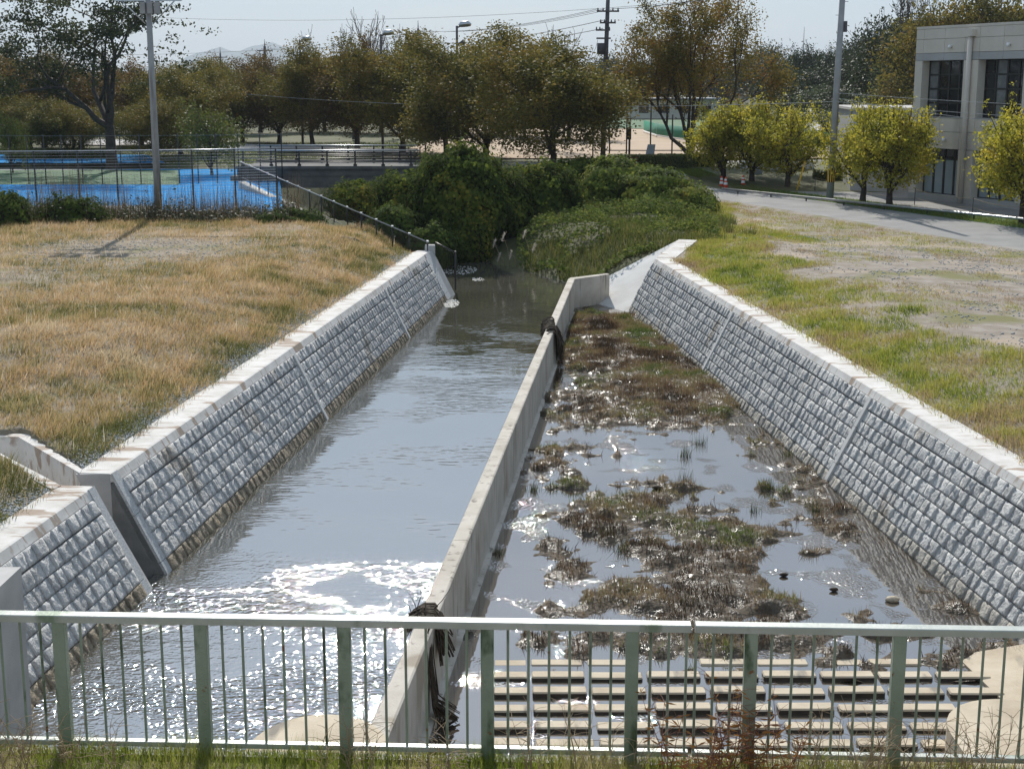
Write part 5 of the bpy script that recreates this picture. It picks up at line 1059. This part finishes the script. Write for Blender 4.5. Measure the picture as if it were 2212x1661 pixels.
c = at(1800, 408, .05); hedge('clipped_hedge', c.x + .4, c.y + 2.5, 1.7, 1.2, .75, .1, .1, 'small box hedge behind the striped pole', 53)
for i, (px, Y) in enumerate([(40, 97), (75, 97), (120, 98), (165, 98), (215, 98)]): hedge('low_hedge', *P_d(px, Y, .7)[:2], 1.5, .9, .6, .7, 0, ('low clipped hedge block behind the far court, leftmost', 'low clipped hedge block behind the far court, second from left', 'low clipped hedge block behind the far court, middle one', 'low clipped hedge block behind the far court, second from right', 'low clipped hedge block behind the far court, rightmost')[i], 60 + i)

# ---------------------------------------------------------------- poles, lamps, wires
def pole_mesh(h, r0, r1): b = MB(); b.tube([(0, 0, -.3), (0, 0, h * .5), (0, 0, h)], [r0, (r0 + r1) / 2, r1], 12); return b
# floodlight pole at the court
p = at(345, 500, 0); t = thing('floodlight_pole', (p.x, p.y, 0), 'tall grey floodlight pole with a crossbar platform beside the court', 'light pole'); W = lambda b, n, m: b.build(n, M[m], t)
b = MB(); b.tube([(p.x, p.y, -.3), (p.x, p.y, 4.5), (p.x, p.y, 9.4)], [.15, .125, .10], 14); W(b, 'pole', 'pole_concrete')
b = MB(); b.box((p.x + .0, p.y, 8.62), (2.5, .09, .09)); W(b, 'crossbar', 'galv')
b = MB(); b.box((p.x + .0, p.y, 9.3), (2.5, .09, .09)); W(b, 'crossbar', 'galv')
for s in (-1, 1):
    b = MB(); b.tube([(p.x + s * .14, p.y - .02, 7.75), (p.x + s * 1.0, p.y - .02, 8.6)], .025, 6); W(b, 'brace', 'galv')
for dx in (-.15, .12, .38):
    b = MB(); b.box((p.x + dx, p.y - .24, 8.32), (.2, .22, .42), 0, .02); W(b, 'ballast_box', 'pole_concrete')
for dx in (-.95, -.45, .45, .95):
    b = MB(); b.tube([(p.x + dx, p.y - .35, 9.62), (p.x + dx, p.y - .1, 9.55), (p.x + dx, p.y + .1, 9.5)], [.26, .2, .1], 12); W(b, 'floodlight', 'galv')
# striped utility pole on the verge
p = at(1792, 437, 0); lean = Vector((.018, 0, 1)); t = thing('utility_pole', (p.x, p.y, 0), 'grey concrete utility pole with yellow and black band beside the road', 'utility pole')
b = MB(); b.tube([p + lean * -.3, p + lean * 5, p + lean * 12], [.175, .155, .125], 14); b.build('pole', M['pole_concrete'], t)
bd = MB(); bd.tube([p + lean * .95, p + lean * 1.62], .177, 20); g = bd.build('guard_band', M['black'], t)
for k in range(10):
    q = 6.283 * k / 10; b = MB(); b.box((p.x + .18 * math.cos(q) + .02, p.y + .18 * math.sin(q), 1.285), (.012, .05, .64), q); b.build('stripe', M['yellow'], g)
for k in range(9):
    z_ = 5.0 + .62 * k; s = 1 if k % 2 else -1; b = MB(); q = p + lean * z_; b.tube([q, q + Vector((s * .28, -.05, 0))], .012, 5); b.build('step_bolt', M['pole_dark'], t)
b = MB(); q = p + lean * 8.2; b.box((q.x + .22, q.y, q.z), (.16, .16, .5), 0, .02); b.build('bracket_box', M['pole_dark'], t)
p = at(1720, 417, 0); b = MB(); b.tube([p, p + Vector((.45, .3, 1.6))], .045, 8); b.build('guy_guard', M['yellow'], None, label='yellow guy-wire guard leaning beside the street tree', cat='guy guard')
# tall dark utility pole in the middle
pc = at(1302, 350, .7); t = thing('utility_pole', tuple(pc), 'tall dark utility pole with crossarms and transformer beyond the road', 'utility pole')
b = MB(); b.tube([pc, pc + Vector((.1, 0, 6)), pc + Vector((.22, 0, 11.0))], [.17, .15, .12], 12); b.build('pole', M['pole_dark'], t)
def cross(z_, L, dx=0.0):
    q = pc + Vector((.2, 0, z_)); b = MB(); b.box((q.x + dx, q.y - .15, q.z), (L, .1, .1)); b.build('crossarm', M['pole_dark'], t)
    for s in (-.45, -.22, .22, .45):
        b = MB(); b.tube([(q.x + dx + L * s, q.y - .15, q.z + .05), (q.x + dx + L * s, q.y - .15, q.z + .2)], [.05, .03], 8); b.build('insulator', M['pole_dark'], t)
cross(9.35, 1.4); cross(8.65, 1.0, .0); cross(8.2, .9, -.3)
b = MB(); b.tube([pc + Vector((.22, 0, 11)), pc + Vector((.22, 0, 12.2))], [.05, .02], 6); b.build('spire', M['pole_dark'], t)
b = MB(); b.tube([pc + Vector((-.2, -.2, 6.7)), pc + Vector((-.2, -.2, 7.4))], .27, 12); b.build('transformer', M['pole_dark'], t)
b = MB(); b.box((pc.x - .05, pc.y - .1, pc.z + 7.7), (.9, .12, .1)); b.build('bracket', M['pole_dark'], t)
def far_pole(px, Y, ztop_y, label, arms=True, r=.14):
    q = P_d(px, Y, .7); zt = CZ + (185 - ztop_y) / 3100 * Y; t = thing('utility_pole', q, label, 'utility pole'); b = MB(); b.tube([q, (q[0], q[1], zt - .8)], [r, r * .8], 8); b.build('pole', M['pole_dark'], t)
    b = MB(); b.tube([(q[0], q[1], zt - .8), (q[0], q[1], zt)], [.06, .02], 6); b.build('spire', M['pole_dark'], t)
    if arms:
        b = MB(); b.box((q[0], q[1] - .1, zt - 1.3), (1.8, .1, .1)); b.build('crossarm', M['pole_dark'], t)
    return Vector((q[0], q[1], zt - 1.2))
u1 = far_pole(905, 150, 52, 'distant utility pole with one crossarm above the trees left of centre'); u2 = far_pole(575, 170, 90, 'distant utility pole in front of the mountains', r=.18); u3 = far_pole(479, 190, 106, 'farthest small utility pole beside the mountains')
u4 = far_pole(1706, 150, 195, 'distant thin utility pole at the foot of the wooded hill', False)
def lamp_post(px, Y, top, label, second=False):
    q = P_d(px, Y, .7); zt = CZ + (185 - top) / 3100 * Y; t = thing('lamp_post', q, label, 'lamp post', 'lamp posts above the cherry trees'); b = MB(); b.tube([q, (q[0], q[1], zt)], [.10, .075], 8); b.build('pole', M['pole_dark'], t)
    b = MB(); b.tube([(q[0], q[1], zt - .12), (q[0] + .35, q[1], zt + .02)], .05, 6); b.build('arm', M['pole_dark'], t)
    b = MB(); b.tube([(q[0] + .15, q[1], zt + .0), (q[0] + .3, q[1], zt + .1), (q[0] + .75, q[1], zt + .14), (q[0] + .95, q[1], zt + .06)], [.10, .2, .2, .08], 10); b.build('lamp_head', M['galv'], t)
    if second:
        b = MB(); b.tube([(q[0], q[1], zt - 1.2), (q[0] + .3, q[1], zt - 1.1), (q[0] + .5, q[1], zt - 1.0)], [.04, .12, .18], 10); b.build('floodlight', M['pole_dark'], t)
lamp_post(651, 118, 92, 'lamp post farthest to the left above the trees'); lamp_post(825, 108, 80, 'lamp post above the trees in the middle of the three'); lamp_post(988, 98, 63, 'nearest lamp post with a second small lamp', True)
for px, top, lab in ((1737, 65, 'thin mast on the hill left of the striped pole'), (1847, 58, 'thin mast on the hill right of the striped pole')):
    q = P_d(px, 240, 10); b = MB(); b.tube([q, (q[0], q[1], CZ + (185 - top) / 3100 * 240)], [.09, .03], 6); b.build('mast', M['pole_concrete'], None, label=lab, cat='mast')
def wire(a, c, sag, label, r=.012, m='wire', n=12):
    a, c = Vector(a), Vector(c); b = MB(); b.tube([a.lerp(c, k / n) - Vector((0, 0, sag * 4 * (k / n) * (1 - k / n))) for k in range(n + 1)], r, 4, False)
    b.build('overhead_wire', M[m], None, label=label, cat='wire', group='overhead wires')
pr = at(1792, 437, 0); PRt = lambda z_: Vector((pr.x + .018 * z_, pr.y - .15, z_)); PCt = lambda z_, dx=0: pc + Vector((.2 + dx, -.15, z_))
wire(PRt(5.15), (28, 52, 4.55), .15, 'highest of the pale cables running from the striped pole past the building', .014, 'wire_pale'); wire(PRt(4.9), (29, 51, 3.4), .35, 'steepest pale cable falling from the striped pole to the right', .014, 'wire_pale'); wire(PRt(4.75), (28.5, 52, 4.0), .2, 'middle pale cable running from the striped pole past the building', .014, 'wire_pale')
wire(PRt(4.75), (-22, 112, 5.0), .6, 'pale cable running left from the striped pole across the trees', .014, 'wire_pale', 24)
for k, dx in enumerate((-.6, -.2, .3)): wire(PCt(9.5, dx), u1 + Vector((dx, 0, .2)), .55, ('dark wire from the tall pole to the distant pole, front strand', 'dark wire from the tall pole to the distant pole, middle strand', 'dark wire from the tall pole to the distant pole, back strand')[k], .016, n=18)
for k, z_ in enumerate((8.8, 8.3)): wire(PCt(z_, -.3), u1 + Vector((0, 0, -1.0 - .3 * k)), .5, ('lower dark cable from the tall pole leftwards', 'lowest dark cable from the tall pole leftwards')[k], .022, n=18)
for k, dx in enumerate((.3, .55)): wire(PCt(9.5, dx), (15.1 + dx + 9, 84, 14.0 + .3 * k), .9, ('dark wire from the tall pole rising to the right, lower strand', 'dark wire from the tall pole rising to the right, upper strand')[k], .016, n=18)
for k in range(2): wire(u1 + Vector((.4 - .8 * k, 0, .1)), u2 + Vector((.4 - .8 * k, 0, .1)), .6, ('far wire between the two distant poles, nearer strand', 'far wire between the two distant poles, farther strand')[k], .018, n=12)
wire(u2, (-60, 170, 9.2), .4, 'far wire running left from the pole by the mountains', .018); wire(u2 + Vector((0, 0, -.8)), (-60, 170, 8.2), .4, 'lower far wire running left from the pole by the mountains', .018)
wire(atY(330, 38, 150), atY(1640, -10, 110), .9, 'faint high wire crossing the sky over the trees', .014, n=20)

# ---------------------------------------------------------------- building on the right
C0 = Vector((19.55, 71.3, 0)); U = Vector((.4, -.9165, 0)).normalized(); Nn = Vector((-U.y * -1, U.x * -1, 0)); Nn = Vector((U.y, -U.x, 0)); Nn = Vector((-.9165, -.4, 0)).normalized()
bt = thing('building', tuple(C0 + U * 9 + Vector((5, 3, 0))), 'two-storey grey panel building with deep dark windows on the right', 'building')
FP = lambda u, n_, z_: C0 + U * u + Nn * n_ + Vector((0, 0, z_))
def fbox(u0, u1_, z0, z1, n0, n1, name, mat, par=None, bev=0):
    b = MB(); A = [FP(u0, n1, z0), FP(u1_, n1, z0), FP(u1_, n1, z1), FP(u0, n1, z1)]; B = [FP(u0, n0, z0), FP(u1_, n0, z0), FP(u1_, n0, z1), FP(u0, n0, z1)]; b.hexa(A, B); return b.build(name, M[mat], par or bt)
fbox(.05, 19.9, 0, 8.1, -10, -.55, 'core', 'panel'); fbox(-.0, 20, 8.13, 8.25, -10.1, .02, 'parapet_cap', 'panel'); fbox(0, 20, -.4, .34, -9, .04, 'plinth', 'panel_band')
wins = [(.55, 3.45), (4.45, 7.35), (8.45, 11.35), (12.45, 15.35), (16.45, 19.35)]
us = [0, .55, 2.05, 3.45, 4.45, 6.0, 7.35, 8.45, 10, 11.35, 12.45, 14, 15.35, 16.45, 18, 19.35, 20]; g_ = .008
for a, c in zip(us[:-1], us[1:]):
    iswin = any(w[0] - .01 <= a and c <= w[1] + .01 for w in wins)
    rows = [(.34, 2.55), (2.55, 3.35), (3.35, 4.0), (4.0, 6.65), (6.65, 7.0), (7.0, 7.65), (7.65, 8.13)]
    for (z0, z1) in rows:
        if iswin and (z0, z1) in ((.34, 2.55), (4.0, 6.65)): continue
        nf = 0.0
        fbox(a + g_, c - g_, z0 + g_, z1 - g_, -.5, nf, 'wall_panel', 'panel_band' if (z0, z1) in ((6.65, 7.0), (2.55, 2.85)) else 'panel')
for (a, c) in wins:
    for (z0, z1, gl, cols_, rws) in ((4.0, 6.65, 'glass', 4, 4), (.34, 2.55, 'glass_pale', 4, 1)):
        w = fbox(a, c, z0, z0 + .03, -.5, .03, 'window', 'panel_band')
        n0 = -.46; fr = .055
        for k in range(cols_ + 1): x = a + (c - a) * k / cols_; fbox(max(a, x - fr), min(c, x + fr), z0 + .03, z1, n0 - .06, n0 + .03, 'mullion', 'dark_metal', w)
        zz = [z0 + .03] + [z0 + .03 + (z1 - z0 - .03) * k / rws for k in range(1, rws)] + [z1]
        if rws == 1: zz = [z0 + .03, z1 - .5, z1]
        for k, z_ in enumerate(zz): fbox(a, c, max(z0 + .03, z_ - .04), min(z1, z_ + .04), n0 - .05, n0 + .025, 'transom', 'dark_metal', w)
        for k in range(cols_):
            for q in range(len(zz) - 1):
                x = a + (c - a) * k / cols_; top = rws == 1 and q == 1
                fbox(x + fr, x + (c - a) / cols_ - fr, zz[q] + .04, zz[q + 1] - .04, n0 - .03, n0 - .01, 'pane', 'glass' if top else ('glass_mid' if gl == 'glass' and (k * 7 + q * 5 + int(a)) % 5 < 2 and k < 2 else gl), w)
for u in (3.95, 11.9):
    b = MB(); b.tube([FP(u, .14, .1), FP(u, .14, 7.75)], .115, 12); b.build('drain_pipe', M['panel'], bt)
    fbox(u - .22, u + .22, 7.7, 8.0, 0, .28, 'hopper', 'panel')
for u, z_ in ((2.55, 7.3), (2.5, 3.0), (6.4, 7.3)):
    b = MB(); b.tube([FP(u, .0, z_), FP(u, .12, z_ - .02), FP(u, .2, z_ - .1)], [.05, .09, .04], 10); b.build('wall_lamp', M['white'], bt)
w_ = thing('annex', (19.5, 80, 0), 'low grey annex with pale roof edge behind the right street trees', 'building'); b = MB(); b.prism([(17.6, 75.2), (21.2, 74.0), (24, 84), (19.0, 86)], 0, 4.25); b.build('wall', M['panel_band'], w_)
b = MB(); b.prism([(17.5, 75.0), (21.2, 73.8), (24.1, 84.1), (18.9, 86.2)], 4.25, 4.38); b.build('roof_edge', M['path'], w_)
# metal guard pipe, kerb and rope line along the verge
ka, kb = at(1560, 408, .28), at(2205, 473, .28); kd = (kb - ka).normalized(); ke = kb + kd * 12
t = thing('guard_pipe', tuple(ka), 'shiny low metal guard pipe running along the building side of the verge', 'guard rail'); b = MB(); b.tube([ka, kb, ke], .055, 10); b.build('pipe', M['galv'], t)
for k in range(12): q = ka.lerp(ke, (k + .5) / 12); b = MB(); b.tube([q, q - Vector((0, 0, .3))], .035, 6); b.build('support', M['dark_metal'], t)
t = thing('rope_fence', tuple(at(1830, 425, 0)), 'thin rope line on slim posts in front of the street trees', 'rope fence'); rp = [at(1760, 418, .0), at(1860, 431, 0), at(1975, 447, 0), at(2100, 470, 0), at(2212, 492, 0), at(2330, 515, 0)]
for q in rp: b = MB(); b.tube([q, q + Vector((0, 0, .85))], .018, 6); b.build('post', M['pole_dark'], t)
for z_ in (.8, .42):
    b = MB(); pts = []
    for a, c in zip(rp[:-1], rp[1:]): pts += [a.lerp(c, k / 5) + Vector((0, 0, z_ - .10 * 4 * (k / 5) * (1 - k / 5))) for k in range(5)]
    b.tube(pts, .011, 4, False); b.build('rope', M['straw'], t)
# panels, low wall, car behind the street trees
def board(px0, px1, y0, y1, z, name, mat, label, cat, dy=0.0, th=.08):
    a, c = at(px0, y1, z), at(px1, y1, z); Y = (a.y + c.y) / 2 + dy; zt = atY((px0 + px1) / 2, y0, Y).z; b = MB(); X0, X1 = a.x * Y / a.y, c.x * Y / c.y; b.box(((X0 + X1) / 2, Y, (z + zt) / 2), (X1 - X0, th, zt - z), 0, .01); return b.build(name, M[mat], None, label=label, cat=cat)
board(1622, 1646, 367, 392, .1, 'site_board', 'court_grey', 'pale grey site board between the cones and the street trees', 'board'); board(1660, 1738, 366, 388, .15, 'low_wall', 'concrete_tan', 'beige low wall behind the forked street tree', 'wall', 2.0, .2); board(1742, 1800, 366, 384, .15, 'low_wall', 'concrete_tan', 'beige low wall left of the small box hedge', 'wall', 3.0, .2)
def car(loc, rz, label):
    t = thing('parked_car', loc, label, 'car', local=True); t.rotation_euler = (0, 0, rz)
    prof = [(-2.1, .35), (-2.1, .75), (-1.9, .9), (-1.1, .95), (-.5, 1.42), (1.1, 1.45), (1.75, .98), (2.05, .9), (2.1, .35)]
    b = MB(); n = len(prof); Vv = [(x, -.82, z) for x, z in prof] + [(x, .82, z) for x, z in prof]; b.add(Vv, [tuple(range(n)), tuple(range(2 * n - 1, n - 1, -1))] + [(i, n + i, n + (i + 1) % n, (i + 1) % n) for i in range(n)]); b.build('body', M['white'], t)
    for s in (-1, 1):
        b = MB(); b.add([(-.95, s * .83, .98), (-.45, s * .83, 1.34), (1.0, s * .83, 1.36), (1.5, s * .83, .99)], [(0, 1, 2, 3)]); b.build('side_window', M['glass'], t)
        for x in (-1.3, 1.3): b = MB(); b.tube([(x, s * .66, .32), (x, s * .84, .32)], .32, 16); w = b.build('wheel', M['black'], t); b = MB(); b.tube([(x, s * .83, .32), (x, s * .86, .32)], .2, 12); b.build('rim', M['galv'], w)
    b = MB(); b.add([(-1.08, -.7, .97), (-1.08, .7, .97), (-.54, .7, 1.4), (-.54, -.7, 1.4)], [(0, 1, 2, 3)]); b.build('windscreen', M['glass'], t)
q = at(1680, 388, .15); car((q.x + .3, 86.5, .15), .2, 'white car parked behind the yellow-green street trees')
# traffic cones
def cone():
    t = thing('traffic_cone', (0, 0, 0), 'x', 'traffic cone', 'traffic cones along the road', local=True); b = MB(); b.box((0, 0, .02), (.38, .38, .04), 0, .03); b.build('base', M['black'], t)
    b = MB(); b.tube([(0, 0, .04), (0, 0, .70)], [.15, .035], 14); c = b.build('cone', M['orange'], t)
    for z_, h in ((.32, .12), (.52, .09)): b = MB(); f = lambda z: .153 - (z - .04) * .1742; b.tube([(0, 0, z_), (0, 0, z_ + h)], [f(z_) + .004, f(z_ + h) + .004], 14, False); b.build('white_band', M['white'], t)
    return t
cn = cone(); spots = [(1558, 411, .03, 'traffic cone with white tip, left of the pair beside the road'), (1567, 413, .03, 'traffic cone, right of the pair beside the road'), (1605, 409, .03, 'traffic cone standing alone right of the pair'), (1451, 405, .2, 'traffic cone half hidden by the vines at the road edge'), (1374, 366, .62, 'traffic cone in front of the hedge, right of two'), (1364, 366, .62, 'traffic cone in front of the hedge, left of two')]
for i, (px, py, z_, lab) in enumerate(spots):
    q = at(px, py, z_)
    if i == 0: cn.location = q; cn['label'] = lab; cn.scale = (1.05,) * 3
    else: dup(cn, q, i * .3, 1.05, lab)
# ---- sports ground: frame fence, green nets, signs, far house
def frame_fence():
    t = thing('frame_fence', P_d(1280, 97, .74), 'tall thin metal frame fence at the edge of the sports field', 'fence'); xs_ = [1282, 1318, 1355, 1362, 1407, 1454, 1500, 1545]; zt = {1355: 3.6, 1407: 4.6, 1454: 3.6}
    for px in xs_: q = P_d(px, 97, .74); b = MB(); b.tube([q, (q[0], q[1], zt.get(px, 3.4))], .05, 6); b.build('post', M['pole_dark'], t)
    for z_ in (1.25, 3.3): b = MB(); a, c = P_d(1282, 97, z_), P_d(1545, 97, z_); b.tube([a, c], .035, 6); b.build('rail', M['pole_dark'], t)
frame_fence()
def net(pts, z0, h, label):
    t = thing('net_fence', (pts[0][0], pts[0][1], z0), label, 'net fence'); b = MB(); b.sheet([[(p[0], p[1], z0 + .25), (p[0], p[1], z0 + h)] for p in pts]); o = b.build('net', M['green_net'], t); md = o.modifiers.new('s', 'SOLIDIFY'); md.thickness = .02
    b = MB(); b.tube([(p[0], p[1], z0 + .16) for p in pts], .06, 6); b.build('base_rail', M['white'], t)
    for p in pts: b = MB(); b.tube([(p[0], p[1], z0), (p[0], p[1], z0 + h + .1)], .03, 6); b.build('post', M['galv'], t)
net([P_d(px, Y, 0) for px, Y in ((1392, 150), (1420, 137), (1455, 130), (1490, 125), (1530, 121), (1570, 118), (1610, 115))], .74, 1.25, 'curved green net fence on the sports field'); net([P_d(px, Y, 0) for px, Y in ((1640, 118), (1690, 116), (1730, 114), (1775, 112), (1820, 110))], .74, 1.3, 'green net fence seen right of the yellow-green trees')
q = P_d(1360, 96, .7); b = MB(); b.tube([q, (q[0], q[1], 2.6)], .03, 6); b.box((q[0], q[1] - .04, 2.35), (.3, .04, .7), 0, .02); b.build('sign_post', M['black'], None, label='small dark sign on a post before the sports field', cat='sign')
q = P_d(1403, 94.5, .7); b = MB(); b.hexa([Vector((q[0] - .3, q[1] - .3, .7)), Vector((q[0] + .3, q[1] - .3, .7)), Vector((q[0] + .45, q[1], 1.75)), Vector((q[0] - .05, q[1], 1.75))], [Vector((q[0] - .3, q[1] - .26, .7)), Vector((q[0] + .3, q[1] - .26, .7)), Vector((q[0] + .45, q[1] + .04, 1.75)), Vector((q[0] - .05, q[1] + .04, 1.75))]); b.build('leaning_board', M['court_grey'], None, label='pale board leaning beside the dark sign post', cat='board')
h_ = thing('far_house', P_d(1440, 215, .8), 'far low house with blue-grey roof beyond the sports field', 'house'); q = P_d(1445, 215, .8); b = MB(); b.box((q[0], q[1], 2.1), (13, 8, 2.8)); b.build('wall', M['panel'], h_)
b = MB(); b.prism([(q[0] - 7, q[1] - 4.6), (q[0] + 7, q[1] - 4.6), (q[0] + 7, q[1] + 4.6), (q[0] - 7, q[1] + 4.6)], 3.5, lambda x, y: 3.7 + 2.0 * (1 - abs(y - q[1]) / 4.6)); b.build('roof', M['roof_blue'], h_)
b = MB()
for x in (-4, -1, 2, 5): b = MB(); b.box((q[0] + x, q[1] - 4.02, 2.2), (1.4, .06, 1.2)); b.build('window', M['glass'], h_)
# lane climbing between hill and annex, with a white guard board
A = [at(1735, 306, 1.2), at(1752, 285, 1.6), at(1758, 268, 2.0)]; ln = [(P_d(1735, 118, .9)), P_d(1745, 128, 1.5), P_d(1756, 140, 2.2), P_d(1752, 150, 3.2)]; ln2 = [P_d(1790, 118, .9), P_d(1782, 128, 1.5), P_d(1776, 140, 2.2), P_d(1762, 150, 3.2)]
ribbon('lane', ln, ln2, M['path'], kind='structure')
q0, q1_ = P_d(1728, 121, 1.0), P_d(1752, 131, 1.7); b = MB(); b.hexa([Vector(q0), Vector(q1_), Vector(q1_) + Vector((0, 0, .6)), Vector(q0) + Vector((0, 0, .6))], [Vector(q0) + Vector((0, .1, 0)), Vector(q1_) + Vector((0, .1, 0)), Vector(q1_) + Vector((0, .1, .6)), Vector(q0) + Vector((0, .1, .6))]); b.build('guard_board', M['white'], None, label='white guard board beside the climbing lane at the hill foot', cat='guard board')

# ---------------------------------------------------------------- mountains and the air
mp = [(300, 150), (400, 140), (420, 127), (470, 112), (495, 106), (530, 117), (560, 104), (600, 97), (640, 108), (680, 125), (740, 140), (900, 150)]
def ridge(dist, pts, depth):
    g = []
    xs_ = np.linspace(pts[0][0], pts[-1][0], 60); ysx = np.interp(xs_, [p[0] for p in pts], [p[1] for p in pts]) + (fbm(xs_, xs_ * 0, 22, 3, 4) - .5) * 7
    for f_ in (0, .35, .7, 1.0, 1.4):
        row = []
        for X_, Y_ in zip(xs_, ysx):
            D = dist + depth * (f_ - 1); z = CZ + (185 - Y_) / 3100 * dist; k = f_ if f_ <= 1 else 2 - f_ * 1.0
            row.append(((X_ - 1106) / 3100 * dist * 1.0 * D / dist, D, -5 + (z + 5) * k + (fbm(X_ * 1.0, f_ * 60, 20, 9) - .5) * 30 * (f_ < 1) * (f_ > 0)))
        g.append(row)
    b = MB(); b.sheet(g); return b
ridge(8200, mp, 1500).build('mountains', M['mountain'], kind='structure')
m, n, l, bs = nt('haze_air'); n.remove(bs); pv = n.new('ShaderNodeVolumePrincipled'); pv.inputs['Color'].default_value = (.80, .88, 1.0, 1); pv.inputs['Density'].default_value = .00013; pv.inputs['Anisotropy'].default_value = 0.0
l.new(pv.outputs[0], n['Material Output'].inputs['Volume'])
HAZE = True
if HAZE:
    b = MB(); b.box((0, 4900, 130), (19000, 10200, 270)); b.build('haze', m, kind='stuff')

for g in ('rush tufts in the pool', 'orange-leaved weeds at the railing', 'dry weeds at the railing', 'far trees in the second park row', 'evergreens on the wooded hill', 'russet trees on the wooded hill', 'pale feathery trees on the hill', 'far tree line beyond the sports field', 'plumed grasses at the water edge'):
    number_group(g)
